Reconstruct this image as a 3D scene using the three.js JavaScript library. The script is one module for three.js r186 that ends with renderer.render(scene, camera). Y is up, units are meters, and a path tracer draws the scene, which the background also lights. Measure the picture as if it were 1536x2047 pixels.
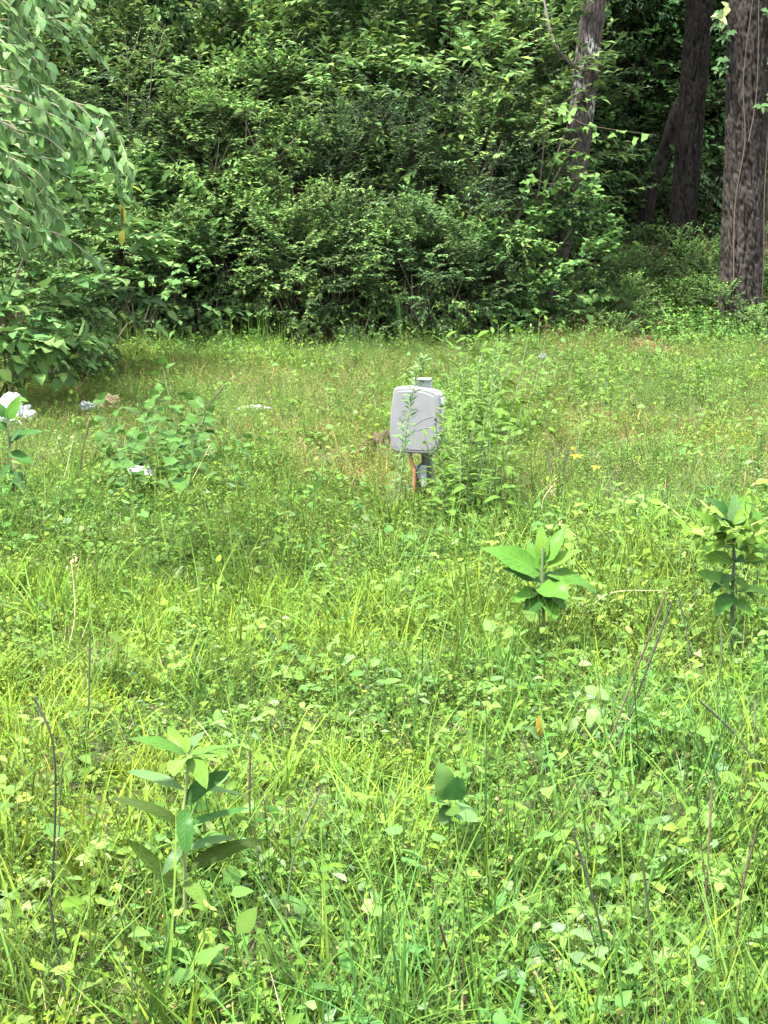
import * as THREE from 'three';
import { ImprovedNoise } from 'three/addons/math/ImprovedNoise.js';
import { RoundedBoxGeometry } from 'three/addons/geometries/RoundedBoxGeometry.js';
import { mergeGeometries } from 'three/addons/utils/BufferGeometryUtils.js';

/* ------------------------------------------------ camera, sky, sun, exposure */
const scene = new THREE.Scene();
const F = 2970, CX = 768, CY = 1023.5, HORIZON = 433, EYE = 1.7;      // lens in photograph pixels
const PITCH = Math.atan((CY - HORIZON) / F);
const camera = new THREE.PerspectiveCamera(2 * Math.atan(1023.5 / F) * 180 / Math.PI, 1536 / 2047, 0.1, 900);
camera.position.set(0, EYE, 0);
camera.rotation.set(-PITCH, 0, 0);

{ // bright overcast sky: even veil, brighter overhead
  const W = 128, HH = 64, d = new Float32Array(W * HH * 4);
  for (let r = 0; r < HH; r++) for (let c = 0; c < W; c++) {
    const up = Math.sin(((r + 0.5) / HH - 0.5) * Math.PI), u = Math.max(0, up), L = up < 0 ? 0.2 : 0.5 + 0.55 * u;
    d.set([L * 0.95, L * 1.0, L * 1.08, 1], (r * W + c) * 4);
  }
  const t = new THREE.DataTexture(d, W, HH, THREE.RGBAFormat, THREE.FloatType);
  t.mapping = THREE.EquirectangularReflectionMapping; t.magFilter = THREE.LinearFilter; t.needsUpdate = true;
  scene.background = t; scene.environment = t;
}
const sun = new THREE.DirectionalLight(new THREE.Color(1, 0.955, 0.86), 4.3);
sun.position.set(-11, 30, -3); sun.target.position.set(0, 0, -10);
sun.castShadow = true; sun.shadow.radius = 11; sun.shadow.mapSize.set(4096, 4096);
Object.assign(sun.shadow.camera, { left: -25, right: 25, top: 25, bottom: -25, near: 1, far: 80 });
scene.add(sun, sun.target);
const renderer = new THREE.WebGLRenderer({ antialias: true });
renderer.setSize(768, 1024);
renderer.toneMapping = THREE.LinearToneMapping;
renderer.toneMappingExposure = 6.2;
renderer.shadowMap.enabled = true;

/* ------------------------------------------------ helpers */
const V = (x, y, z) => new THREE.Vector3(x, y, z);
const UPV = V(0, 1, 0);
let seed = 1234567;
const rnd = () => { seed = (seed + 0x6D2B79F5) | 0; let t = Math.imul(seed ^ (seed >>> 15), 1 | seed); t = (t + Math.imul(t ^ (t >>> 7), 61 | t)) ^ t; return ((t ^ (t >>> 14)) >>> 0) / 4294967296; };
const rr = (a, b) => a + (b - a) * rnd();
const pick = (a) => a[Math.floor(rnd() * a.length)];
const clamp = (x, a = 0, b = 1) => Math.min(b, Math.max(a, x));
const lerp = (a, b, t) => a + (b - a) * t;
const sstep = (a, b, x) => { const t = clamp((x - a) / (b - a)); return t * t * (3 - 2 * t); };
const IN = new ImprovedNoise();
const noise = (x, y, z = 0) => IN.noise(x + 100.3, y + 57.7, z + 31.1);
const fbm = (x, y, z = 0, o = 4) => { let s = 0, a = 0.5, f = 1; for (let i = 0; i < o; i++) { s += a * noise(x * f, y * f, z * f + i * 7); a *= 0.5; f *= 2.03; } return s; };
const mixc = (a, b, t) => [0, 1, 2].map((i) => lerp(a[i], b[i], t));
const mulc = (a, k) => a.map((x) => x * k);
const jit = (c, k = 0.18) => { const b = 1 + rr(-k, k), h = rr(-k, k) * 0.5; return [c[0] * b * (1 + h), c[1] * b, c[2] * b * (1 - h)]; };

function H(x, z) {                                      // the lie of the land: flat meadow, bank rising into the wood
  const d = -z, s = Math.max(0, d - 19.6), rise = Math.min(6, 0.21 * s * s / (s + 1.2));
  return rise + 0.05 * noise(x * 0.35, z * 0.35) + 0.025 * noise(x * 1.3, z * 1.3, 5);
}
function ray(px, py) {
  const x = (px - CX) / F, y = -(py - CY) / F, c = Math.cos(PITCH), s = Math.sin(PITCH);
  return V(x, y * c - s, -(y * s + c));
}
const at = (px, py, depth) => { const r = ray(px, py); return V(0, EYE, 0).addScaledVector(r, depth / -r.z); };
function onGround(px, py) {
  const r = ray(px, py); let p = V(0, EYE, 0);
  for (let t = 1.5; t < 60; t += 0.02) { p = V(0, EYE, 0).addScaledVector(r, t); if (p.y <= H(p.x, p.z)) break; }
  return p;
}
const ground = (x, z, dy = 0) => V(x, H(x, z) + dy, z);

const counts = {};
const numbered = (n) => { const k = counts[n] = (counts[n] ?? -1) + 1; return k ? `${n}_${String(k).padStart(3, '0')}` : n; };
function tag(o, label, category, group, kind) {
  if (label) o.userData.label = label; if (category) o.userData.category = category;
  if (group) o.userData.group = group; if (kind) o.userData.kind = kind;
  return o;
}
function thing(name, label, category, pos = V(0, 0, 0), group, turn = 0) {
  const o = new THREE.Group(); o.name = numbered(name); o.position.copy(pos); o.rotation.y = turn;
  scene.add(o); return tag(o, label, category, group);
}
function part(parent, name, geo, mat) {
  const m = new THREE.Mesh(geo, mat); m.name = name; m.castShadow = m.receiveShadow = true; parent.add(m); return m;
}
function copyOf(o, label, pos, turn = 0, s = 1) {
  const c = o.clone(); c.name = numbered(o.name.replace(/_\d{3}$/, '')); c.userData = { ...o.userData };
  if (label) c.userData.label = label;
  c.position.copy(pos); c.rotation.set(0, turn, 0); typeof s === 'number' ? c.scale.setScalar(s) : c.scale.set(...s);
  scene.add(c); return c;
}
const basis = (pos, dir, up = UPV) => {
  const z = dir.clone().normalize(); let x = up.clone().cross(z);
  if (x.lengthSq() < 1e-6) x = V(1, 0, 0); x.normalize();
  return new THREE.Matrix4().makeBasis(x, z.clone().cross(x), z).setPosition(pos);
};
const sph = (az, el) => V(Math.cos(az) * Math.cos(el), Math.sin(el), Math.sin(az) * Math.cos(el));

const SHAPES = {
  lance: (t) => Math.pow(Math.sin(Math.PI * Math.pow(t, 0.85)), 1.05),
  oval: (t) => Math.pow(Math.sin(Math.PI * Math.pow(t, 0.9)), 0.7),
  ovate: (t) => Math.pow(Math.sin(Math.PI * Math.pow(t, 0.62)), 0.85),
  round: (t) => Math.pow(Math.sin(Math.PI * Math.pow(t, 0.8)), 0.5),
  heart: (t) => Math.pow(Math.sin(Math.PI * Math.pow(t, 0.45)), 0.75),
  blade: (t) => (1 - t) * (0.6 + 0.4 * Math.min(1, t * 5)),
};
class Build {
  constructor() { this.p = []; this.c = []; this.u = []; this.i = []; this.m = new THREE.Vector3(); }
  v(x, y, z, c, u = 0, w = 0) { this.p.push(x, y, z); this.c.push(c[0], c[1], c[2]); this.u.push(u, w); return this.p.length / 3 - 1; }
  tri(a, b, c) { this.i.push(a, b, c); }
  // a leaf along +z of M, top side +y
  leaf(M, len, wid, o = {}) {
    const n = o.n ?? 2, f = SHAPES[o.shape ?? 'oval'], fold = o.fold ?? 0.25, curl = o.curl ?? 0.15, wave = o.wave ?? 0, c0 = o.c, c1 = o.c1 ?? o.c, q = this.m, twist = o.twist ?? 0, nose = rnd() * 9, back = o.shape === 'heart' ? 0.14 : 0;
    const pt = (x, y, z, c, u, w) => { q.set(x, y, z).applyMatrix4(M); return this.v(q.x, q.y, q.z, c, u, w); };
    let prev = [pt(0, 0, 0, mulc(c0, 1.05), 0.5, 0)];
    for (let i = 1; i <= n; i++) {
      const t = i / n, y = -curl * len * t * t, z = len * t * (1 - 0.25 * Math.abs(curl) * t), c = mixc(c0, c1, t);
      if (i === n) {
        const tip = pt(0, y, z, c, 0.5, 1), [a, b, d] = prev;
        prev.length === 1 ? 0 : (this.tri(a, b, tip), this.tri(b, d, tip));
        break;
      }
      const w = wid * 0.5 * f(t), sx = Math.cos(twist * t), sy = Math.sin(twist * t), wv = wave * wid * Math.sin(nose + t * 11), zb = z - (t < 0.4 ? back * len * (1 - t / 0.4) : 0);
      const row = [pt(-w * sx, y + fold * w + wv - w * sy, zb, mulc(c, 0.97), 0, t), pt(0, y, z, mulc(c, 1.06), 0.5, t), pt(w * sx, y + fold * w - wv + w * sy, zb, c, 1, t)];
      if (prev.length === 1) { this.tri(prev[0], row[1], row[0]); this.tri(prev[0], row[2], row[1]); }
      else { this.tri(prev[0], prev[1], row[1]); this.tri(prev[0], row[1], row[0]); this.tri(prev[1], prev[2], row[2]); this.tri(prev[1], row[2], row[1]); }
      prev = row;
    }
    return this;
  }
  tube(pts, r0, r1, sides, c0, c1 = c0) {
    const n = pts.length; let last = null;
    for (let i = 0; i < n; i++) {
      const d = pts[Math.min(n - 1, i + 1)].clone().sub(pts[Math.max(0, i - 1)]).normalize(), x = Math.abs(d.y) > 0.95 ? V(1, 0, 0) : UPV.clone().cross(d).normalize();
      x.addScaledVector(d, -x.dot(d)).normalize(); const y = d.clone().cross(x), t = i / (n - 1), r = typeof r0 === 'function' ? r0(t) : lerp(r0, r1, t), c = mixc(c0, c1, t), ring = [];
      for (let k = 0; k < sides; k++) { const a = k / sides * Math.PI * 2, q = pts[i].clone().addScaledVector(x, Math.cos(a) * r).addScaledVector(y, Math.sin(a) * r); ring.push(this.v(q.x, q.y, q.z, c, k / sides, t)); }
      if (last) for (let k = 0; k < sides; k++) { const j = (k + 1) % sides; this.tri(last[k], last[j], ring[j]); this.tri(last[k], ring[j], ring[k]); }
      last = ring;
    }
    return this;
  }
  geo() {
    const g = new THREE.BufferGeometry();
    g.setAttribute('position', new THREE.Float32BufferAttribute(this.p, 3)); g.setAttribute('color', new THREE.Float32BufferAttribute(this.c, 3)); g.setAttribute('uv', new THREE.Float32BufferAttribute(this.u, 2));
    g.setIndex(this.i); g.computeVertexNormals(); return g;
  }
}
const curve = (p, dir, len, n, bend = V(0, 0, 0), wig = 0) => {      // a bending stem
  const pts = [p.clone()], d = dir.clone().normalize(); let q = p.clone();
  for (let i = 0; i < n; i++) { d.addScaledVector(bend, 1 / n).add(V(rr(-wig, wig), rr(-wig, wig), rr(-wig, wig))).normalize(); q = q.clone().addScaledVector(d, len / n); pts.push(q); }
  return pts;
};
const smoothPts = (pts, n) => new THREE.CatmullRomCurve3(pts).getPoints(n);

/* ------------------------------------------------ materials */
function dataTex(w, h, fn, srgb = false) {
  const d = new Uint8Array(w * h * 4);
  for (let y = 0; y < h; y++) for (let x = 0; x < w; x++) { const c = fn(x / w, y / h); for (let k = 0; k < 3; k++) d[(y * w + x) * 4 + k] = clamp(c[k]) * 255; d[(y * w + x) * 4 + 3] = 255; }
  const t = new THREE.DataTexture(d, w, h); t.magFilter = THREE.LinearFilter; t.wrapS = t.wrapT = THREE.RepeatWrapping; if (srgb) t.colorSpace = THREE.SRGBColorSpace; t.needsUpdate = true; return t;
}
const vein = (u, v) => { const a = Math.abs(u - 0.5) * 2, mid = Math.exp(-a * a * 300), s = ((v * 9 - a * 1.6) % 1 + 1) % 1, side = Math.exp(-Math.pow(Math.min(s, 1 - s) * 9, 2)) * (1 - a * 0.6) * sstep(0.03, 0.15, a); return [mid, side]; };
const leafMap = dataTex(128, 256, (u, v) => { const [m, s] = vein(u, v), k = 0.93 + 0.12 * fbm(u * 6, v * 10) + 0.05 * s; return [k * (1 - m) + m, k * (1 - m) + m, k * (1 - m) + m * 0.85]; }, true);
const leafBump = dataTex(128, 256, (u, v) => { const [m, s] = vein(u, v), k = 0.6 - 0.45 * m - 0.35 * s + 0.2 * fbm(u * 9, v * 14); return [k, k, k]; });
const leafM = (o) => new THREE.MeshPhysicalMaterial({ vertexColors: true, side: THREE.DoubleSide, roughness: 1, specularIntensity: 0.12, transmission: 0.3, thickness: 0, clearcoat: 0.13, clearcoatRoughness: 0.33, ...o });
const M = {
  grass: leafM({ name: 'grass', clearcoat: 0.05 }),
  leaf: leafM({ name: 'leaf' }),
  gloss: leafM({ name: 'glossy leaf', clearcoat: 0.14, clearcoatRoughness: 0.3, transmission: 0.36 }),
  bigLeaf: leafM({ name: 'veined leaf', map: leafMap, bumpMap: leafBump, bumpScale: 0.004, clearcoat: 0.08 }),
  stem: new THREE.MeshStandardMaterial({ name: 'stem', vertexColors: true, roughness: 0.7 }),
  bark: new THREE.MeshPhysicalMaterial({ name: 'bark', vertexColors: true, roughness: 0.95, specularIntensity: 0.15 }),
  dry: leafM({ name: 'dry straw', clearcoat: 0, transmission: 0.2 }),
};
const C = {
  grass: [0.068, 0.126, 0.02], lime: [0.115, 0.185, 0.02], blue: [0.065, 0.135, 0.06], olive: [0.10, 0.13, 0.04], pale: [0.16, 0.22, 0.10], straw: [0.36, 0.29, 0.15], dead: [0.20, 0.12, 0.06],
  privet: [0.05, 0.104, 0.03], privetNew: [0.122, 0.20, 0.045], dark: [0.046, 0.094, 0.03], broad: [0.058, 0.135, 0.034], redbud: [0.075, 0.155, 0.032], over: [0.082, 0.165, 0.045],
  stem: [0.07, 0.11, 0.035], stalk: [0.016, 0.02, 0.008], twig: [0.075, 0.062, 0.045], redtwig: [0.12, 0.05, 0.035],
};

const leafCache = {};
function leafGeo(shape, ratio, c, curl = 0.25, v = 0) {
  const key = [shape, ratio, c, curl, v].join();
  if (!leafCache[key]) { seed = 9000 + Object.keys(leafCache).length * 13; const b = new Build(); b.leaf(new THREE.Matrix4(), 1, ratio, { c: mulc(c, [1, 0.86, 1.14][v % 3]), shape, n: 8, curl: curl + [0.05, 0.28, -0.15][v % 3], fold: [0.22, 0.1, 0.34][v % 3], wave: 0.06, twist: [0, 0.35, -0.3][v % 3] }); leafCache[key] = b.geo(); }
  return leafCache[key];
}
let leafN = 0;
function addLeaf(parent, pos, dir, len, o, up = UPV) {
  const m = part(parent, 'leaf', leafGeo(o.shape, o.ratio, o.c, o.curl, leafN++ % 3), o.mat ?? M.bigLeaf);
  m.matrix.copy(basis(pos, dir, up)); m.matrix.decompose(m.position, m.quaternion, m.scale); m.scale.setScalar(len); return m;
}

/* ------------------------------------------------ ground */
{
  const n = 220, b = new Build(), warp = (u) => Math.sign(u) * (Math.abs(u) * 14 + Math.pow(Math.abs(u), 5) * 260);
  for (let j = 0; j <= n; j++) for (let i = 0; i <= n; i++) {
    const x = warp(i / n * 2 - 1), z = warp(j / n * 2 - 1) - 11, f = fbm(x * 1.1, z * 1.1), g = fbm(x * 9, z * 9, 3);
    const wood = sstep(18.3, 19.6, -z), soil = mixc([0.03, 0.03, 0.012], [0.075, 0.065, 0.028], clamp(0.45 + f * 1.1 + g * 0.7)), litter = mixc([0.10, 0.05, 0.03], [0.26, 0.13, 0.075], clamp(0.5 + f + g));
    b.v(x, H(x, z), z, mixc(soil, litter, wood), x, z);
  }
  for (let j = 0; j < n; j++) for (let i = 0; i < n; i++) { const a = j * (n + 1) + i; b.tri(a, a + n + 1, a + 1); b.tri(a + 1, a + n + 1, a + n + 2); }
  const bump = dataTex(512, 512, (u, v) => { const k = 0.5 + 0.5 * fbm(u * 24, v * 24) + 0.3 * noise(u * 90, v * 90); return [k, k, k]; });
  const g = new THREE.Mesh(b.geo(), new THREE.MeshStandardMaterial({ name: 'soil', vertexColors: true, roughness: 1, bumpMap: bump, bumpScale: 0.03 }));
  g.name = 'ground'; g.receiveShadow = true; g.userData.kind = 'structure'; scene.add(g);
}

/* ------------------------------------------------ trees with trunks in view */
function trunkGeo(path, radius, o = {}) {              // path in local metres, radius(t); plated bark in relief
  const c3 = new THREE.CatmullRomCurve3(path), L = c3.getLength(), sides = o.sides ?? 72, rows = o.rows ?? Math.round(L * 36), b = new Build(), px = o.plateX ?? 9, py = o.plateY ?? 5.5, depth = o.depth ?? 0.022, s0 = o.seed ?? 0;
  const cell = (u, v) => {                               // distance to the edge between bark plates
    const x = u * px, y = v * py, ix = Math.floor(x), iy = Math.floor(y); let d1 = 9, d2 = 9, id = 0;
    for (let a = -1; a <= 1; a++) for (let e = -1; e <= 1; e++) {
      const gx = ix + a, gy = iy + e, wx = ((gx % px) + px) % px, h1 = Math.abs(Math.sin(wx * 127.1 + gy * 311.7 + s0) * 43758.5) % 1, h2 = Math.abs(Math.sin(wx * 269.5 + gy * 183.3 + s0) * 27183.7) % 1;
      const d = Math.hypot((gx + 0.15 + 0.7 * h1 - x), (gy + 0.1 + 0.8 * h2 - y) * 0.8); if (d < d1) { d2 = d1; d1 = d; id = h1; } else if (d < d2) d2 = d;
    }
    return [d2 - d1, id];
  };
  let prev = null;
  for (let j = 0; j <= rows; j++) {
    const t = j / rows, p = c3.getPointAt(t), d = c3.getTangentAt(t), x = V(1, 0, 0).addScaledVector(d, -d.x).normalize(), z = x.clone().cross(d), ring = [];
    for (let k = 0; k <= sides; k++) {
      const u = (k % sides) / sides, a = u * Math.PI * 2, y = t * L, wu = u + 0.03 * noise(Math.cos(a) * 1.5, y * 2, Math.sin(a) * 1.5 + s0) + 0.014 * noise(Math.cos(a) * 5, y * 6, Math.sin(a) * 5 + s0), [e, id] = cell((wu + 1) % 1, y + 0.10 * noise(Math.cos(a) * 3, y * 3, Math.sin(a) * 3 + s0));
      const kk = 13 * radius(0), rid = Math.abs(noise(Math.cos(a) * kk, y * 2.1 + s0, Math.sin(a) * kk)) + 0.5 * Math.abs(noise(Math.cos(a) * kk * 2.1, y * 4.5, Math.sin(a) * kk * 2.1 + s0)), plate = sstep(0.06, 0.24, rid + 0.06 * noise(Math.cos(a) * 9, y * 16, Math.sin(a) * 9)) * (0.4 + 0.6 * sstep(0.01, 0.12, e)), fine = fbm(Math.cos(a) * 7, y * 14, Math.sin(a) * 7 + s0, 3), R = radius(t) * (1 + 0.05 * noise(Math.cos(a) * 1.2, y * 0.7, Math.sin(a) * 1.2 + s0)) + depth * (plate - 0.6) + depth * 1.1 * fine;
      let col = mixc(o.gap ?? [0.07, 0.04, 0.03], mixc(o.c0 ?? [0.15, 0.115, 0.10], o.c1 ?? [0.24, 0.20, 0.18], clamp(id * 0.7 + fine * 1.6 + 0.2)), plate);
      if (o.lichen) col = mixc(col, [0.24, 0.245, 0.225], o.lichen(u, t) * sstep(0.02, 0.2, fine + 0.08));
      const q = p.clone().addScaledVector(x, Math.cos(a) * R).addScaledVector(z, Math.sin(a) * R); ring.push(b.v(q.x, q.y, q.z, col, u * 4, y));
    }
    if (prev) for (let k = 0; k < sides; k++) { b.tri(prev[k], ring[k + 1], prev[k + 1]); b.tri(prev[k], ring[k], ring[k + 1]); }
    prev = ring;
  }
  return b.geo();
}
function needleCrown(parent, y0, y1, R, n, seed0) {     // pine crown far above the picture
  seed = seed0; const limbs = new Build(), b = new Build();
  for (let i = 0; i < n; i++) {
    const y = lerp(y0, y1, rnd()), az = rr(0, 6.28), len = R * (1 - 0.7 * (y - y0) / (y1 - y0)) * rr(0.6, 1.1), pts = curve(V(0, y, 0), sph(az, rr(-0.1, 0.35)), len, 5, V(0, 0.25, 0), 0.05);
    limbs.tube(pts, 0.06, 0.012, 5, [0.14, 0.10, 0.085]);
    for (let k = 0; k < 16; k++) { const q = pts[1 + Math.floor(rnd() * 5)].clone().add(V(rr(-0.5, 0.5), rr(-0.2, 0.4), rr(-0.5, 0.5))); for (let s = 0; s < 9; s++) b.leaf(basis(q, sph(rr(0, 6.28), rr(-0.3, 1.2))), rr(0.15, 0.24), 0.016, { c: jit([0.04, 0.075, 0.03]), shape: 'blade', n: 2, fold: 0.1 }); }
  }
  part(parent, 'limbs', limbs.geo(), M.bark); tag(part(parent, 'crown', b.geo(), M.leaf), null, null, null, 'stuff');
}
const PINE = at(1480, 585, 21.2); PINE.y = H(PINE.x, PINE.z) - 0.1;
{
  const t = thing('pine_tree', 'large pine at right with thick grey-brown plated bark and vine up its trunk', 'tree', PINE);
  part(t, 'trunk', trunkGeo([V(0, 0, 0), V(0.0, 1.5, 0), V(-0.03, 3.2, 0), V(-0.06, 5, 0), V(-0.05, 12, 0)], (u) => lerp(0.285, 0.25, u) + 0.06 * Math.exp(-u * 26), { sides: 150, rows: 420, depth: 0.03, plateX: 15, plateY: 5, seed: 3, c0: [0.014, 0.0125, 0.0115], c1: [0.044, 0.038, 0.034], gap: [0.012, 0.008, 0.007] }), M.bark);
  needleCrown(t, 8.5, 13, 3.2, 26, 71);
}
const lean = (pts, depth) => pts.map(([x, y], i) => at(x, y, Array.isArray(depth) ? depth[i] : depth));
function bentTree(name, label, pix, depth, radius, o, crown) {
  const w = lean(pix, depth), base = w[0].clone(), t = thing(name, label, 'tree', base), path = w.map((p) => p.sub(base));
  part(t, 'trunk', trunkGeo(path, radius, o), M.bark);
  return [t, path];
}
{ // dark leaning pine
  const [t, path] = bentTree('pine_tree', 'nearly black leaning pine just left of the large pine', [[1362, 520], [1368, 400], [1380, 250], [1396, 40], [1412, -260], [1440, -800]], 24.2, (u) => lerp(0.205, 0.185, u), { sides: 100, rows: 280, depth: 0.022, plateX: 22, plateY: 6, c0: [0.005, 0.0045, 0.004], c1: [0.012, 0.0105, 0.0095], gap: [0.002, 0.002, 0.002], seed: 8 });
  const top = path[path.length - 1]; needleCrown(t, top.y - 3, top.y + 1.5, 3, 18, 72); for (const k of ['limbs', 'crown']) t.children.find((c) => c.name === k).position.set(top.x, 0, top.z);
}
{ // snag
  const [t, path] = bentTree('dead_snag', 'thin dark broken snag leaning against the black pine', [[1284, 450], [1306, 370], [1330, 300], [1352, 225], [1360, 196]], [25.4, 25.2, 25, 24.8, 24.75], (u) => lerp(0.115, 0.10, u) * (u > 0.96 ? 0.55 : 1), { sides: 28, rows: 70, depth: 0.016, plateX: 7, plateY: 4, c0: [0.012, 0.011, 0.0105], c1: [0.036, 0.032, 0.029], gap: [0.006, 0.005, 0.005], seed: 4 });
  const b = new Build(), e = path[4]; b.tube([e.clone().add(V(0, -0.05, 0)), e.clone().add(V(0.03, 0.12, 0.02)), e.clone().add(V(0.05, 0.22, 0))], 0.05, 0.006, 6, [0.12, 0.08, 0.06]); part(t, 'splintered_tip', b.geo(), M.bark);
}
{ // oak-like middle tree with lichen
  const [t, path] = bentTree('oak_tree', 'slanting tree trunk with pale lichen patches in the middle of the wood', [[1090, 590], [1112, 500], [1140, 390], [1158, 270], [1170, 150], [1186, 20], [1210, -200], [1240, -600]], 21.6, (u) => lerp(0.19, 0.13, u), {
    sides: 84, rows: 330, depth: 0.012, plateX: 17, plateY: 6, c0: [0.022, 0.018, 0.016], c1: [0.062, 0.051, 0.046], gap: [0.012, 0.013, 0.011], seed: 21,
    lichen: (u, y) => 0.9 * sstep(0.3, 0.34, y) * (1 - sstep(0.43, 0.48, y)) * sstep(0.05, 0.3, noise(u * 6, y * 26, 2) + 0.18),
  });
  const P = (x, y) => at(x, y, 21.5).sub(t.position), br = new Build();
  br.tube(smoothPts([P(1164, 142), P(1140, 125), P(1112, 92), P(1100, 60), P(1092, 20), P(1080, -40)], 24), 0.035, 0.014, 7, [0.05, 0.04, 0.035], [0.17, 0.15, 0.13]);
  part(t, 'bare_branch', br.geo(), M.bark);
  seed = 91; const crown = new Build(), top = path[path.length - 1];
  for (let i = 0; i < 900; i++) { const d = sph(rr(0, 6.28), rr(-0.6, 1.4)), q = top.clone().add(V(d.x * 2.6, d.y * 1.8 + 0.4, d.z * 2.6).multiplyScalar(rr(0.5, 1))); for (let k = 0; k < 4; k++) crown.leaf(basis(q.clone().add(V(rr(-0.1, 0.1), 0, rr(-0.1, 0.1))), sph(rr(0, 6.28), rr(-0.4, 0.3))), 0.13, 0.07, { c: jit(C.dark), curl: 0.2 }); }
  tag(part(t, 'crown', crown.geo(), M.leaf), null, null, null, 'stuff');
}

/* ------------------------------------------------ leaf sprays and shrubs */
function spray(b, p, dir, len, o) {                      // a leafy twig
  const pts = curve(p, dir, len, 4, o.bend ?? V(0, -0.2, 0), 0.08), n = o.n ?? 12;
  if (o.twig !== 0) b.tube(pts, 0.003 * (o.k ?? 1), 0.0012 * (o.k ?? 1), 3, o.ct ?? C.twig);
  for (let i = 0; i < n; i++) {
    const t = lerp(o.from ?? 0.1, 1, (i + rnd() * 0.5) / n) * 3.98, k = Math.floor(t), q = pts[k].clone().lerp(pts[k + 1], t - k), d = pts[k + 1].clone().sub(pts[k]).normalize();
    const side = d.clone().cross(UPV).normalize().multiplyScalar(i % 2 ? 1 : -1), ld = d.clone().multiplyScalar(rr(0.3, 0.9)).add(side.multiplyScalar(rr(0.4, 1))).add(V(rr(-0.3, 0.3), rr(-0.35, 0.3) - (o.droop ?? 0), rr(-0.3, 0.3)));
    const L = rr(0.7, 1.2) * o.leaf, fresh = (o.fresh ?? 0.3) * t / 4 > rnd() * 0.8;
    b.leaf(basis(q, ld, V(rr(-0.5, 0.5), 1, rr(-0.5, 0.5))), L, L * (o.ratio ?? 0.5), { c: jit(mixc(o.c, o.cn ?? o.c, fresh ? rr(0.5, 1) : rr(0, 0.25)), 0.22), shape: o.shape ?? 'oval', n: o.segs ?? 2, curl: rr(0, 0.35), fold: rr(0.1, 0.45) });
  }
}
const SHRUB = {};
function shrubProto(kind, o) {                           // geometries of one bush: stems and leaf masses
  seed = o.seed; const stems = new Build(), masses = [];
  for (let i = 0; i < (o.stems ?? 7); i++) { const az = rr(0, 6.28), e = sph(az, rr(0.9, 1.4)); stems.tube(curve(V(rr(-0.15, 0.15), -0.05, rr(-0.15, 0.15)), e, o.h * rr(0.4, 0.7), 6, V(0, 0.1, 0), 0.09), 0.013, 0.005, 5, C.twig, [0.10, 0.09, 0.06]); }
  const pads = [];
  for (let i = 0; i < o.pads; i++) { const d = sph(rr(0, 6.28), rr(-1.2, 1.5)), R = rr(0.55, 1.0); pads.push([V(d.x * o.r * R, o.h * (0.52 + 0.46 * d.y * R), d.z * o.r * R), d]); }
  const b = new Build();
  for (const [q, d] of pads) {
    const tone = rr(0.6, 1.5), nn = Math.round(rr(0.6, 1.4) * o.per);
    for (let k = 0; k < nn; k++) { const off = V(rr(-1, 1), rr(-0.6, 0.6), rr(-1, 1)).multiplyScalar(o.pad), dir = d.clone().multiplyScalar(0.9).add(V(rr(-0.8, 0.8), rr(-0.2, 0.9), rr(-0.8, 0.8))); spray(b, q.clone().add(off), dir, o.len * rr(0.6, 1.2), { ...o, c: mulc(o.c, tone), cn: o.cn && mulc(o.cn, lerp(1, tone, 0.6)) }); }
  }
  const own = []; for (let i = 0; i < (o.parts ?? 0); i++) { const [q, d] = pick(pads); own.push([q.clone().addScaledVector(d, o.len * 0.9).add(V(rr(-0.1, 0.1), rr(-0.1, 0.1), rr(-0.1, 0.1))), d.clone().add(V(rr(-0.8, 0.8), rr(-0.6, 0.3), rr(-0.8, 0.8))), o.leaf * rr(0.9, 1.35)]); }
  return SHRUB[kind] = { stems: stems.geo(), leaves: b.geo(), mat: o.mat ?? M.leaf, own, o };
}
function shrub(kind, name, label, category, pos, group, s = 1, turn = 0) {
  const t = thing(name, label, category, pos, group, turn), k = SHRUB[kind];
  part(t, 'stem', k.stems, M.bark); tag(part(t, 'foliage', k.leaves, k.mat), null, null, null, 'stuff');
  for (const [p, d, L] of k.own) addLeaf(t, p, d, L, { shape: k.o.shape, ratio: k.o.ratio, c: mixc(k.o.c, k.o.cn, 0.6), mat: k.mat }, V(rr(-0.4, 0.4), 1, rr(-0.4, 0.4)));
  typeof s === 'number' ? t.scale.setScalar(s) : t.scale.set(...s);
  return t;
}
shrubProto('privet_a', { seed: 11, h: 2.0, r: 0.85, pads: 46, per: 7, pad: 0.14, len: 0.27, n: 11, leaf: 0.074, ratio: 0.48, c: C.privet, cn: C.privetNew, fresh: 0.45 });
shrubProto('privet_b', { seed: 12, h: 2.4, r: 0.8, pads: 50, per: 7, pad: 0.13, len: 0.3, n: 11, leaf: 0.068, ratio: 0.5, c: C.privet, cn: C.privetNew, fresh: 0.75, bend: V(0, -0.5, 0) });
shrubProto('privet_c', { seed: 13, h: 1.8, r: 0.95, pads: 42, per: 8, pad: 0.15, len: 0.26, n: 12, leaf: 0.078, ratio: 0.42, c: C.dark, cn: C.privet, fresh: 0.6 });
shrubProto('fine', { seed: 14, h: 2.2, r: 0.9, pads: 48, per: 8, pad: 0.17, len: 0.36, n: 15, leaf: 0.055, ratio: 0.36, c: [0.034, 0.075, 0.028], cn: [0.06, 0.115, 0.04], fresh: 0.4 });
shrubProto('broad', { seed: 15, h: 1.6, r: 0.75, pads: 34, per: 5, pad: 0.16, len: 0.26, n: 8, leaf: 0.11, ratio: 0.62, c: C.broad, cn: [0.10, 0.18, 0.05], fresh: 0.6, segs: 4, shape: 'ovate', mat: M.bigLeaf, parts: 60 });
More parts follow.
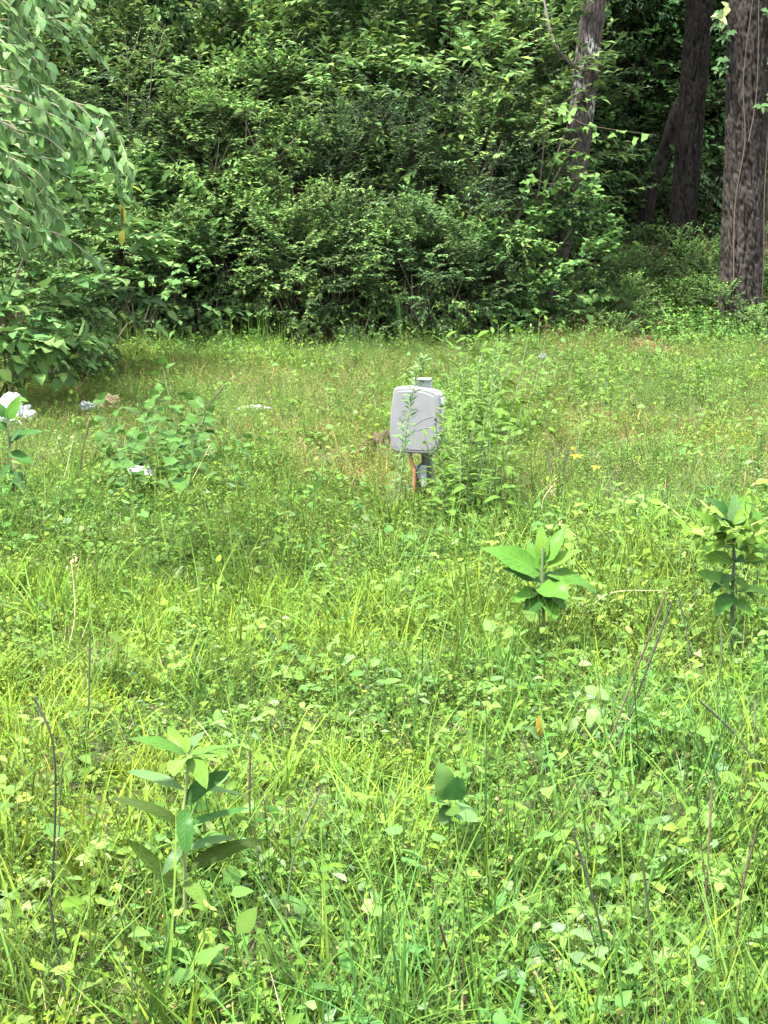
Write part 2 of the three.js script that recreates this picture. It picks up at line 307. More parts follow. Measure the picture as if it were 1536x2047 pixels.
shrubProto('round', { seed: 16, h: 1.3, r: 0.6, pads: 28, per: 5, pad: 0.15, len: 0.26, n: 9, leaf: 0.085, ratio: 0.82, c: [0.05, 0.112, 0.036], cn: C.redbud, fresh: 0.7, segs: 3, shape: 'round', parts: 60 });
shrubProto('bright', { seed: 18, h: 1.7, r: 0.8, pads: 34, per: 6, pad: 0.13, len: 0.26, n: 10, leaf: 0.075, ratio: 0.5, c: [0.055, 0.125, 0.03], cn: [0.125, 0.215, 0.045], fresh: 0.65 });
shrubProto('low', { seed: 17, h: 0.65, r: 0.55, pads: 30, per: 6, pad: 0.14, len: 0.2, n: 11, leaf: 0.05, ratio: 0.5, c: [0.048, 0.105, 0.026], cn: [0.09, 0.165, 0.036], fresh: 0.6, stems: 5 });

const place = (px, depth, dy = 0) => { const x = (px - CX) / F * depth / Math.cos(PITCH) * 0.9808; return ground(x, -depth, dy); };
{ // the thicket along the edge of the wood: [pixel column, metres away, kind, scale, lift]
  const G = 'small-leaved shrubs of the thicket';
  const rows = [];
  seed = 501;
  for (let px = 150; px < 1010; px += 72) if (px < 415 || px > 545) rows.push([px + rr(-20, 20), 19.4 + rr(-0.3, 0.4), pick(['privet_a', 'privet_b', 'privet_c', 'privet_a']), rr(0.8, 1.05), 'front']);
  for (let px = 60; px < 1040; px += 78) rows.push([px + rr(-22, 22), 20.8 + rr(-0.3, 0.5), pick(['privet_b', 'fine', 'privet_a', 'fine']), rr(1.2, 1.5), 'middle']);
  for (let px = 40; px < 1060; px += 110) rows.push([px + rr(-30, 30), 22.6 + rr(-0.3, 0.5), pick(['fine', 'privet_b', 'privet_a']), rr(2.0, 2.5), 'back']);
  for (const [px, d, k, s, row] of rows) shrub(k, 'thicket_shrub', `small-leaved shrub in the ${row} row at the ${px < 450 ? 'left' : px < 780 ? 'middle' : 'right'} of the thicket`, 'shrub', place(px, d), G, s, rr(0, 6.28));
  seed = 777; for (const [px, s, lift] of [[470, 1.0, 0.4], [560, 1.1, 0.2], [640, 0.8, 0], [730, 1.05, 0.1], [800, 0.85, 0.3], [880, 1.0, 0], [440, 1.0, 1.7], [520, 1.1, 2.0], [600, 0.9, 1.4]]) shrub('bright', 'thicket_shrub', 'yellow-green shrub catching the light on the face of the thicket', 'shrub', place(px, 19.6 + lift * 0.4, lift), 'lighter shrubs of the thicket', s, rr(0, 6.28));
  const LB = 'low green shrub under the trees between the slanting trunk and the large pine';
  for (let i = 0; i < 26; i++) { const px = rr(1080, 1570), d = rr(19.7, 24.5); shrub(px > 1230 ? 'low' : pick(['low', 'low', 'round', 'privet_c']), 'understorey_shrub', `low green shrub ${px < 1300 ? 'right of the slanting trunk' : 'below the pines'}, ${d < 22 ? 'near' : 'farther back'}`, 'shrub', place(px, d), 'low shrubs below the trees', rr(0.7, 1.15) * (d > 22 ? 1.1 : 0.85), rr(0, 6.28)); }
  for (let i = 0; i < 14; i++) { const px = rr(1100, 1560); shrub(pick(['fine', 'privet_c', 'fine']), 'woodland_shrub', 'dim shrub deep in the wood behind the pine trunks', 'shrub', place(px, rr(26.5, 31)), 'dim shrubs behind the pines', rr(1.5, 2.2), rr(0, 6.28)); }
  const RB = ['round-leaved bright shrub in front of the slanting trunk', 'bright round-leaved bush at the foot of the slanting trunk', 'round-leaved sapling bush just left of the slanting trunk', 'lime round-leaved bush low beside the meadow edge'];
  [[1120, 20.6, 1.35], [1050, 20.3, 1.05], [960, 20.0, 1.15], [1075, 19.7, 0.7]].forEach(([px, d, s], i) => shrub('round', 'round_leaf_shrub', RB[i], 'shrub', place(px, d), null, s, i));
  const BB = ['large-leaved sapling in front of the dark hollow at left', 'large-leaved sapling behind the hanging branch tips', 'large-leaved shrub above the dark hollow'];
  [[400, 19.2, 1.05], [300, 20.3, 1.5], [350, 20.6, 1.2]].forEach(([px, d, s], i) => shrub('broad', 'large_leaf_shrub', BB[i], 'shrub', place(px, d), null, s, i * 2));
  const LS = ['leafy shrub at the left edge behind the white bag', 'broad-leaved shrub left of the meadow, tallest of the left edge', 'broad-leaved shrub reaching into the meadow at left', 'leafy shrub at the left edge under the hanging branches', 'low broad-leaved bush beside the crumpled tan paper'];
  [[15, 13.4, 1.15], [70, 16, 1.6], [120, 14.8, 0.85], [-75, 12.6, 1.5], [165, 15.4, 0.55]].forEach(([px, d, s], i) => shrub('broad', 'edge_shrub', LS[i], 'shrub', place(px, d), null, s, i * 1.7 + 0.4));
}
{ // deep wood behind: one mass
  const wood = tag(new THREE.Group(), 'dim mass of leaves deep in the wood behind the thicket', 'woodland', null, 'stuff'); wood.name = 'woodland'; scene.add(wood);
  const variants = [0, 1, 2, 3].map((i) => { seed = 600 + i; const b = new Build(); for (let k = 0; k < 80; k++) { const d = sph(rr(0, 6.28), rr(-1, 1.4)).multiplyScalar(rr(0.3, 0.9)), tone = rr(0.7, 1.4); spray(b, d, d.clone().normalize().add(V(rr(-0.7, 0.7), rr(-0.2, 0.6), rr(-0.7, 0.7))), rr(0.3, 0.55), { n: 10, leaf: [0.09, 0.065, 0.11, 0.075][i], ratio: [0.5, 0.6, 0.55, 0.4][i], c: mulc(C.dark, tone), cn: mulc(C.privet, tone), fresh: 0.5, twig: i % 2 }); } return b.geo(); });
  const N = 480, m4 = new THREE.Matrix4(), q = new THREE.Quaternion(), col = new THREE.Color();
  variants.forEach((g, vi) => {
    const im = new THREE.InstancedMesh(g, M.leaf, N + 190); im.name = 'leaf_mass'; im.userData.kind = 'stuff'; im.castShadow = im.receiveShadow = true; seed = 700 + vi; let n = 0;
    while (n < N + 190) {
      const far = n >= N, hi = rnd() < 0.55, d = far ? rr(34, 42) : hi ? rr(22, 34) : rr(24, 36), x = rr(-1, 1) * (0.27 * d + 3), y = hi ? rr(4.4, 10.5) : rr(0.3, 6), open = sstep(3.0, 4.4, x) * (1 - sstep(8, 9.5, x));
      if (!far && !hi && open && d < 25.8 && (rnd() < 0.9 || Math.abs(x - 4.9) < 1.3)) continue;
      if (!far && d < 25 && y < 7 && Math.abs(x - 5.1) < 0.9) continue;
      if (hi && d < 22.5 + (y - 4) * 0.8) continue;
      if (hi && d < 23.5 && y < 6 && rnd() < 0.6) continue;
      if (!far && noise(x * 0.6, y * 0.6, d * 0.6) < -0.22) continue;
      q.setFromEuler(new THREE.Euler(rr(-0.5, 0.5), rr(0, 6.28), rr(-0.5, 0.5))); const s = rr(0.9, 1.5);
      im.setMatrixAt(n, m4.compose(V(x, H(x, -d) + y, -d), q, V(s, s, s)));
      const k = rr(0.9, 1.8); im.setColorAt(n, col.setRGB(k * rr(0.85, 1.1), k, k * rr(0.85, 1.1))); n++;
    }
    wood.add(im);
  });
}

/* ------------------------------------------------ meadow ground cover */
const addTuft = (b, p0, o, k = 1) => {
  const n = Math.round(o.n * rr(0.7, 1.3));
  for (let i = 0; i < n; i++) {
    const az = rr(0, 6.28), el = rr(o.el0 ?? 0.85, 1.5), h = o.h * k * rr(0.5, 1.2), c = jit(o.c, 0.45), p = p0.clone().add(V(rr(-1, 1), 0, rr(-1, 1)).multiplyScalar(o.spread));
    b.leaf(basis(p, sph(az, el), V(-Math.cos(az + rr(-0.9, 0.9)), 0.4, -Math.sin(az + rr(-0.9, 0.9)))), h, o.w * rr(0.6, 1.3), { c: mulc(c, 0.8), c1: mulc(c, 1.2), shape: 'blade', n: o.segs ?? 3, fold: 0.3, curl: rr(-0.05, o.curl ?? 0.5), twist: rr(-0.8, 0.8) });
  }
};
const addSprig = (b, p0, o, k0 = 1) => {                 // upright or trailing stem with small leaves
  const tone = mulc(jit(o.c, 0.2), rr(0.65, 1.35));
  for (let j = 0; j < o.stems; j++) {
    const az = rr(0, 6.28), pts = curve(p0.clone().add(V(rr(-0.03, 0.03), 0, rr(-0.03, 0.03))), sph(az, rr(o.el0, o.el1)), o.h * k0 * rr(0.6, 1.25), 6, o.bend ?? V(0, 0, 0), 0.13);
    b.tube(pts, o.rs ?? 0.0016, 0.0008, 3, mulc(o.cs ?? tone, 0.7));
    for (let i = 0; i < o.n; i++) {
      const t = (o.from ?? 0) * 6 + (1 - (o.from ?? 0)) * (i + rnd()) / o.n * 5.98, k = Math.min(5, Math.floor(t)), q = pts[k].clone().lerp(pts[k + 1], t - k), a = i * 2.4 + rr(-0.5, 0.5), L = o.leaf * rr(0.55, 1.3), c = jit(tone, 0.22), kk = o.tri ? 3 : 1, stalk = q.clone().add(V(Math.cos(a), 0.4, Math.sin(a)).multiplyScalar((o.petiole ?? 0) * rr(0.5, 1.3)));
      if (o.petiole > 0.02) b.tube([q, stalk], 0.0009, 0.0007, 3, mulc(tone, 0.8));
      const up = V(rr(-0.8, 0.8), 1, rr(-0.8, 0.8));
      for (let l = 0; l < kk; l++) b.leaf(basis(stalk, sph(a + (l - (kk - 1) / 2) * 1.3, rr(-0.5, 0.7)), up), L, L * o.ratio * rr(0.8, 1.2), { c, shape: o.shape ?? 'oval', n: o.segs ?? 2, curl: rr(-0.2, 0.6), fold: rr(-0.1, 0.5) });
    }
  }
};
const SP = {
  short: { n: 9, h: 0.13, w: 0.0055, spread: 0.045, c: C.grass, curl: 0.7, el0: 0.5 },
  lime: { n: 10, h: 0.15, w: 0.0085, spread: 0.05, c: C.lime, curl: 0.7, el0: 0.6, segs: 3 },
  tall: { n: 7, h: 0.34, w: 0.0085, spread: 0.045, c: [0.066, 0.125, 0.02], curl: 0.5, segs: 5, el0: 0.85 },
  wide: { n: 6, h: 0.27, w: 0.015, spread: 0.035, c: [0.092, 0.16, 0.018], curl: 0.6, segs: 5, el0: 0.7 },
  wiry: { n: 8, h: 0.27, w: 0.0026, spread: 0.07, c: [0.105, 0.12, 0.035], curl: 0.4, el0: 0.8 },
  straw: { n: 5, h: 0.2, w: 0.0035, spread: 0.07, c: C.straw, curl: 1.0, el0: 0.05 },
  thatch: { n: 8, h: 0.13, w: 0.003, spread: 0.06, c: [0.14, 0.115, 0.05], curl: 0.8, el0: 0.05 },
  weed: { stems: 3, n: 13, h: 0.19, el0: 0.4, el1: 1.35, leaf: 0.021, ratio: 0.46, c: [0.085, 0.145, 0.018] },
  weedBig: { stems: 2, n: 9, h: 0.26, el0: 0.6, el1: 1.4, leaf: 0.045, ratio: 0.4, c: [0.07, 0.135, 0.014], shape: 'lance', segs: 3, cs: [0.09, 0.07, 0.03] },
  vine: { stems: 2, n: 6, h: 0.3, el0: 0.02, el1: 0.7, leaf: 0.034, ratio: 0.6, c: [0.095, 0.165, 0.03], shape: 'ovate', tri: true, petiole: 0.035, segs: 3, bend: V(0, 0.1, 0) },
  broad: { stems: 2, n: 6, h: 0.2, el0: 0.7, el1: 1.45, leaf: 0.062, ratio: 0.55, c: [0.07, 0.145, 0.028], shape: 'ovate', segs: 4, petiole: 0.015 },
  pale: { stems: 2, n: 5, h: 0.16, el0: 0.4, el1: 1.3, leaf: 0.045, ratio: 0.6, c: [0.12, 0.18, 0.07], shape: 'ovate', segs: 3, petiole: 0.02 },
  clover: { stems: 4, n: 5, h: 0.11, el0: 0.6, el1: 1.4, leaf: 0.017, ratio: 0.8, c: [0.07, 0.14, 0.014], shape: 'round', tri: true, petiole: 0.012 },
  feather: { stems: 3, n: 26, h: 0.22, el0: 0.7, el1: 1.5, leaf: 0.028, ratio: 0.11, c: [0.075, 0.14, 0.028], shape: 'lance' },
  brown: { stems: 3, n: 12, h: 0.16, el0: 0.3, el1: 1.4, leaf: 0.012, ratio: 0.7, c: [0.21, 0.14, 0.07], cs: [0.16, 0.11, 0.06] },
  ground: { stems: 4, n: 8, h: 0.3, el0: 0.5, el1: 1.3, leaf: 0.06, ratio: 0.5, c: [0.052, 0.112, 0.02], shape: 'ovate', segs: 3 },
};
const TS = 0.8;                                          // a piece of sward; recipe = plants per square metre
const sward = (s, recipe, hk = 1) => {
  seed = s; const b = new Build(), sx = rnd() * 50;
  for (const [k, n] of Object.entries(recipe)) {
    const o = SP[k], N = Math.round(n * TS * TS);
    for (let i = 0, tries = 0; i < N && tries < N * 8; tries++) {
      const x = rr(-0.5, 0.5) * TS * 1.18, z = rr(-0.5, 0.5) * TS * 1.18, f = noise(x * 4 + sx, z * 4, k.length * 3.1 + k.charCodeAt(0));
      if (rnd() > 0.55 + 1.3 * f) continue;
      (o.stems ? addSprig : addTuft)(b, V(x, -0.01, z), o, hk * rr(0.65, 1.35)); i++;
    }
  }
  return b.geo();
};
const RECIPES = {
  lime: [{ short: 230, lime: 320, tall: 45, weed: 75, wide: 30, broad: 8, pale: 5, clover: 50, vine: 9, straw: 20, thatch: 60, weedBig: 6 }, 3],
  weedy: [{ short: 420, lime: 90, tall: 30, weed: 130, broad: 14, pale: 10, clover: 90, vine: 9, straw: 40, thatch: 80, weedBig: 16, wiry: 20, brown: 10 }, 4],
  viny: [{ short: 400, lime: 90, tall: 80, wide: 40, weed: 100, broad: 22, pale: 16, clover: 45, vine: 30, straw: 34, thatch: 60, weedBig: 24, wiry: 14, brown: 16 }, 4],
  tall: [{ short: 380, lime: 220, tall: 150, wide: 80, weed: 70, broad: 12, pale: 10, clover: 36, vine: 16, straw: 30, thatch: 60, weedBig: 8, wiry: 12 }, 3],
  meadow: [{ short: 290, wiry: 70, straw: 80, thatch: 170, weed: 60, broad: 5, pale: 4, feather: 18, brown: 34, clover: 20 }, 4],
  feather: [{ short: 240, wiry: 50, feather: 70, straw: 26, thatch: 70, weed: 36, weedBig: 12, brown: 10 }, 2],
};
{
  const grp = tag(new THREE.Group(), 'wild grass and small weeds covering the whole meadow', 'grass', null, 'stuff'); grp.name = 'meadow_grass'; scene.add(grp);
  const put = {}, col = new THREE.Color(), e = new THREE.Euler(), m4 = new THREE.Matrix4(), q = new THREE.Quaternion();
  seed = 4242;
  for (let d = 1.6; d < 19.2; d += TS) for (let x = -(0.262 * d + 1.6); x < 0.262 * d + 1.6; x += TS) {
    if (d > 17.9 && Math.abs(x - 3.3) < 0.55) continue;
    const px = x + rr(-0.15, 0.15), pd = d + rr(-0.15, 0.15), n1 = noise(px * 0.55, pd * 0.4, 2), n2 = noise(px * 0.5, pd * 0.5, 12), r = rnd() * 0.3;
    let k = 'weedy';
    if (px < 0.1 + n1 && pd > 4.2 && pd < 6.4 && rnd() < 0.5) k = 'lime';
    else if (pd > 8.6 + n1 * 2) k = n2 > 0.22 ? 'feather' : n2 < -0.25 ? 'weedy' : 'meadow';
    else if (pd < 4.1 + n1) k = px > -0.1 ? (n2 + r > -0.12 ? 'tall' : 'viny') : n2 + r > 0.15 ? 'lime' : n2 < -0.1 ? 'viny' : 'tall';
    else if (px < 0.25 + n1 && pd < 7) k = n2 + r > -0.05 ? 'lime' : 'weedy';
    else if (px > 0.1) k = n2 + r > -0.1 ? 'viny' : 'weedy';
    (put[k] ??= []).push([px, pd]);
  }
  let s0 = 3000;
  for (const [k, list] of Object.entries(put)) {
    const [recipe, nv] = RECIPES[k], geos = []; for (let i = 0; i < nv; i++) geos.push(sward(s0++, recipe));
    geos.forEach((g, gi) => {
      const mine = list.filter((_, i) => i % nv === gi); if (!mine.length) return;
      const im = new THREE.InstancedMesh(g, M.grass, mine.length); im.name = 'sward'; im.userData.kind = 'stuff'; im.castShadow = im.receiveShadow = true;
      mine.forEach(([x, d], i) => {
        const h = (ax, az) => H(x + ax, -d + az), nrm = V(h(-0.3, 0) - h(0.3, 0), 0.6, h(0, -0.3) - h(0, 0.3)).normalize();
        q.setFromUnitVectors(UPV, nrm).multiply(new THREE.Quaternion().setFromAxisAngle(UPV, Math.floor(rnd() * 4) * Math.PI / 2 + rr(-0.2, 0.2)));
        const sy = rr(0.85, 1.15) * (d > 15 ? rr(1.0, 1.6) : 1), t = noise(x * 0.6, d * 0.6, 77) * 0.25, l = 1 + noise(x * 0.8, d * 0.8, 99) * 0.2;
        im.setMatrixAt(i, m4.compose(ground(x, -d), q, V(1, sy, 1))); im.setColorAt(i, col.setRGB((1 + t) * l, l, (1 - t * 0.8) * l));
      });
      grp.add(im);
    });
  }
}
function scatter(name, label, category, geos, mat, N, cfg) {
  const grp = tag(new THREE.Group(), label, category, null, 'stuff'); grp.name = name; scene.add(grp);
  const m4 = new THREE.Matrix4(), q = new THREE.Quaternion(), e = new THREE.Euler(), col = new THREE.Color();
  geos.forEach((g, gi) => {
    const n = Math.round(N / geos.length), im = new THREE.InstancedMesh(g, mat, n); im.name = name + '_clump'; im.userData.kind = 'stuff'; im.castShadow = im.receiveShadow = true; seed = cfg.seed + gi * 17;
    for (let k = 0, tries = 0; k < n; tries++) {
      const d = rr(cfg.d0, cfg.d1), x = rr(-1, 1) * (0.262 * d + 1.5);
      if (tries < n * 60 && rnd() > cfg.where(x, d)) continue;
      q.setFromEuler(e.set(rr(-0.15, 0.15), rr(0, 6.28), rr(-0.15, 0.15))); const s = rr(0.7, 1.3), c = rr(0.7, 1.3);
      im.setMatrixAt(k, m4.compose(ground(x, -d, -0.005), q, V(s, s, s))); im.setColorAt(k, col.setRGB(c * rr(0.9, 1.1), c, c)); k++;
    }
    grp.add(im);
  });
}
const many = (s, o, n, r) => { seed = s; const b = new Build(); for (let i = 0; i < n; i++) (o.stems ? addSprig : addTuft)(b, V(rr(-r, r), 0, rr(-r, r)), o, rr(0.6, 1.3)); return b.geo(); };
scatter('leaf_litter', 'fallen brown leaves and pine straw at the wood edge', 'leaf litter', [1, 2].map((i) => { seed = 940 + i; const b = new Build(); for (let k = 0; k < 60; k++) b.leaf(basis(V(rr(-0.4, 0.4), 0.012, rr(-0.4, 0.4)), sph(rr(0, 6.28), rr(-0.1, 0.35))), rr(0.06, 0.12), rr(0.012, 0.05), { c: jit([0.24, 0.12, 0.07], 0.35), n: 3, curl: rr(-0.3, 0.3) }); return b.geo(); }), M.dry, 420, { d0: 17.9, d1: 26, seed: 83, where: (x, d) => d > 19 || Math.abs(x - 3.3) < 0.6 ? 1 : clamp(0.1 + 1.5 * noise(x * 0.5, d * 0.5, 61)) });
scatter('woodland_weed', 'low leafy weeds along the foot of the thicket', 'weeds', [1, 2, 3].map((i) => many(950 + i, SP.ground, 9, 0.35)), M.leaf, 420, { d0: 18.6, d1: 25, seed: 89, where: (x, d) => (d < 20 && Math.abs(x - 3.3) < 0.6) ? 0 : clamp(0.5 + 0.5 * sstep(2, 4, x) + noise(x * 0.8, d * 0.8, 71) - 0.3 * sstep(20, 22, d)) });

/* ------------------------------------------------ single plants with leaves of their own */
// a plant laid out from where the photograph shows its stem and leaf tips; every leaf has its own reach towards or away from us
function drawnPlant(name, label, category, baseG, stemPts, leaves, o) {
  const d = -baseG.z, t = thing(name, label, category, baseG), loc = (x, y, dz = 0) => at(x, y, d - dz).sub(baseG);
  if (stemPts) { const pts = stemPts.map(([x, y, dz]) => loc(x, y, dz)); pts.unshift(V(pts[0].x * 0.9, -0.03, pts[0].z)); const b = new Build(); b.tube(smoothPts(pts, 18), o.r ?? 0.006, (o.r ?? 0.006) * 0.6, 7, o.cs ?? C.stem); part(t, 'stem', b.geo(), M.stem); }
  for (const [bx, by, tx, ty, dz, w, c, db] of leaves) {
    const p = loc(bx, by, db ?? 0), q = loc(tx, ty, dz), dir = q.clone().sub(p);
    addLeaf(t, p, dir, dir.length() * 1.06, { shape: o.shape ?? 'ovate', ratio: w ?? o.ratio, c: c ?? o.c, curl: o.curl ?? 0.22, mat: o.mat }, V(rr(-0.4, 0.4), 1, 0.5 + rr(-0.3, 0.3)));
  }
  return t;
}
seed = 1700;
{
  const g = [0.052, 0.135, 0.016], dk = [0.03, 0.092, 0.016], lt = [0.08, 0.17, 0.02];
  drawnPlant('broad_leaf_plant', 'big broad-leaved plant standing out of the weeds right of the grey box', 'plant', onGround(1086, 1330), [[1086, 1260], [1086, 1200], [1084, 1140], [1086, 1095]], [
    [1080, 1150, 985, 1076, 0.06, 0.46, g], [1084, 1120, 1083, 1044, -0.02, 0.36, lt], [1090, 1125, 1131, 1048, -0.06, 0.36, g], [1094, 1135, 1156, 1084, -0.02, 0.4, lt], [1094, 1150, 1194, 1137, 0.04, 0.44, g], [1082, 1165, 1012, 1132, 0.02, 0.5, dk],
    [1086, 1165, 1128, 1182, 0.13, 0.75, g], [1084, 1180, 1050, 1222, 0.10, 0.6, dk], [1088, 1190, 1112, 1236, 0.10, 0.62, g], [1090, 1175, 1142, 1212, 0.06, 0.55, dk], [1080, 1140, 1056, 1062, -0.08, 0.4, g], [1080, 1180, 1024, 1198, 0.05, 0.5, g], [1088, 1160, 1150, 1165, -0.1, 0.5, dk]], { r: 0.009, ratio: 0.5, c: g, curl: 0.25 });
  const o = [0.034, 0.066, 0.008], pl = [0.07, 0.14, 0.045];
  drawnPlant('milkweed_plant', 'tall lance-leaved plant alone in the front left of the meadow', 'plant', onGround(370, 1930), [[370, 1830], [370, 1740], [367, 1640], [374, 1560], [376, 1505]], [
    [366, 1650, 245, 1566, 0.02, 0.17, o], [368, 1790, 262, 1680, 0.03, 0.18, o], [368, 1616, 372, 1698, 0.09, 0.34, dk], [372, 1610, 412, 1534, 0.04, 0.34, dk], [372, 1650, 492, 1612, 0.05, 0.15, dk], [370, 1700, 460, 1658, 0.02, 0.2, pl], [372, 1745, 478, 1652, 0.04, 0.2, o], [378, 1570, 494, 1588, -0.04, 0.2, pl], [370, 1580, 254, 1520, -0.05, 0.18, pl],
    [374, 1510, 286, 1448, 0.04, 0.24, g], [374, 1510, 336, 1452, -0.06, 0.3, lt], [376, 1508, 402, 1446, -0.08, 0.28, pl], [378, 1510, 452, 1474, 0.0, 0.3, lt], [378, 1512, 474, 1486, 0.06, 0.22, g], [374, 1515, 340, 1522, 0.12, 0.4, lt], [377, 1516, 412, 1524, 0.1, 0.34, lt], [374, 1506, 372, 1468, -0.02, 0.4, [0.12, 0.22, 0.03]], [370, 1760, 412, 1800, 0.08, 0.36, [0.07, 0.13, 0.02]], [366, 1690, 330, 1730, 0.07, 0.3, pl]], { r: 0.0055, ratio: 0.3, c: g, shape: 'oval', cs: [0.13, 0.17, 0.06], curl: 0.2 });
  drawnPlant('broad_leaf_plant', 'broad-leaved plant with a dark stem at the right edge, tangled in yellow-green vine', 'plant', onGround(1466, 1330), [[1464, 1260], [1464, 1200], [1467, 1130], [1468, 1060]], [
    [1468, 1070, 1418, 990, 0.05, 0.5, dk], [1468, 1060, 1474, 984, -0.02, 0.42, pl], [1470, 1065, 1520, 1010, 0.0, 0.5, g], [1466, 1090, 1392, 1018, 0.05, 0.4, lt], [1466, 1095, 1376, 1062, -0.04, 0.34, lt], [1470, 1095, 1540, 1078, 0.05, 0.42, g], [1468, 1120, 1532, 1122, 0.1, 0.4, dk], [1466, 1120, 1410, 1106, 0.1, 0.4, lt], [1466, 1060, 1450, 1000, 0.08, 0.4, dk], [1468, 1050, 1500, 980, -0.1, 0.4, g], [1466, 1150, 1420, 1170, 0.08, 0.4, dk], [1468, 1155, 1520, 1180, 0.06, 0.4, g], [1466, 1180, 1400, 1140, 0.1, 0.4, g], [1466, 1190, 1430, 1215, 0.12, 0.45, dk], [1468, 1185, 1545, 1150, 0.1, 0.4, lt], [1468, 1200, 1505, 1230, 0.12, 0.45, g], [1468, 1080, 1435, 1035, 0.14, 0.4, g], [1468, 1090, 1505, 1050, 0.14, 0.4, lt]], { r: 0.010, c: g, ratio: 0.45, cs: [0.045, 0.07, 0.035] });
  { // the vine over it
    const B = onGround(1466, 1330), d = -B.z, t = thing('twining_vine', 'yellow-green vine tangled over the plant at the right edge', 'vine', B), b = new Build(), lc = [0.085, 0.16, 0.02];
    const runs = [[[1310, 1000], [1345, 1020], [1390, 1060], [1440, 1065], [1500, 1050], [1545, 1030]], [[1400, 1000], [1440, 1040], [1480, 1070], [1500, 1110], [1490, 1160]], [[1545, 960], [1500, 975], [1490, 1010], [1510, 1060], [1540, 1100]], [[1380, 1030], [1420, 1080], [1470, 1085], [1530, 1060]]];
    runs.forEach((r, i) => {
      const pts = smoothPts(r.map(([x, y]) => at(x, y, d - 0.12 + rr(-0.1, 0.08)).sub(B)), 22); b.tube(pts, 0.003, 0.002, 5, [0.2, 0.22, 0.06]);
      for (let k = 2; k < 22; k += 2) for (let s = 0; s < 2; s++) addLeaf(t, pts[k], V(rr(-1, 1), rr(-0.6, 0.7), rr(-0.2, 1)), rr(0.035, 0.075), { shape: 'ovate', ratio: 0.5, c: lc, mat: M.leaf }, V(rr(-1, 1), 1, 0.6));
    });
    part(t, 'stem', b.geo(), M.stem);
  }
  drawnPlant('round_leaf_plant', 'small weed with one big glossy cupped round leaf in the grass at front centre', 'plant', onGround(897, 1750), [[898, 1680], [900, 1610], [897, 1590]], [[890, 1600, 900, 1538, 0.02, 0.85, [0.07, 0.15, 0.03]], [904, 1600, 915, 1556, 0.03, 0.7, [0.03, 0.085, 0.02]], [896, 1612, 866, 1586, 0.05, 0.6, g], [900, 1610, 890, 1632, 0.06, 0.6, pl], [902, 1612, 955, 1640, 0.03, 0.6, pl]], { r: 0.003, shape: 'round', c: g, mat: M.gloss });
  drawnPlant('dark_leaf_plant', 'dark broad-leaved plant at the left edge in front of the white bag', 'plant', onGround(24, 1010), [[24, 980], [20, 900], [14, 830]], [[20, 880, 72, 850, 0.05, 0.45, dk], [18, 860, -20, 830, 0.03, 0.45, dk], [20, 905, 66, 925, 0.08, 0.45, dk], [20, 900, 30, 850, 0.06, 0.5, [0.035, 0.09, 0.03]], [22, 930, -10, 950, 0.05, 0.5, dk], [16, 840, 40, 790, -0.03, 0.45, g], [22, 940, 60, 985, 0.09, 0.45, [0.035, 0.09, 0.03]], [14, 835, -14, 792, 0.02, 0.4, dk], [24, 960, -6, 1000, 0.08, 0.5, dk], [24, 965, 50, 1010, 0.06, 0.5, dk]], { r: 0.006, c: dk });
  drawnPlant('yellow_leaf_weed', 'weed with a single yellowed leaf right of the front centre', 'plant', onGround(1082, 1570), [[1081, 1530], [1080, 1480], [1078, 1462]], [[1080, 1472, 1078, 1440, 0.03, 0.4, [0.27, 0.21, 0.03]], [1079, 1475, 1050, 1450, 0.02, 0.5, pl], [1081, 1478, 1110, 1460, 0.02, 0.5, g]], { r: 0.002, c: g });
}
// ---- kinds of weed, built once and repeated
function weedProto(name, label, cat, group, s, o) {
  seed = s; const t = new THREE.Group(); t.name = name; t.userData = { label, category: cat, group }; const b = new Build();
  for (let j = 0; j < (o.stems ?? 1); j++) {
    const pts = curve(V(rr(-0.02, 0.02), -0.02, rr(-0.02, 0.02)), sph(rr(0, 6.28), rr(1.1, 1.5)), o.h * rr(0.8, 1.1), 8, V(rr(-0.2, 0.2), 0.2, rr(-0.2, 0.2)), 0.05);
    b.tube(pts, o.r ?? 0.003, 0.0013, 5, o.cs ?? C.stem);
    for (let i = 0; i < o.n; i++) {
      const tt = lerp(o.from ?? 0.2, 1, i / (o.n - 1)) * 7.99, k = Math.min(7, Math.floor(tt)), q = pts[k].clone().lerp(pts[k + 1], tt - k), a = i * 2.4, el = lerp(-0.25, 0.9, i / o.n) + rr(-0.3, 0.3), L = o.leaf * lerp(1.15, 0.6, i / o.n) * rr(0.75, 1.2);
      const p2 = q.clone().add(sph(a, 0.5).multiplyScalar(o.petiole ?? 0.004)); if (o.petiole) b.tube([q, p2], 0.0012, 0.001, 3, o.cs ?? C.stem);
      addLeaf(t, p2, sph(a, el), L, { shape: o.shape, ratio: o.ratio, c: o.c, curl: o.curl, mat: o.mat }, V(rr(-0.5, 0.5), 1, rr(-0.2, 0.6)));
    }
  }
  part(t, 'stem', b.geo(), M.stem); return t;
}
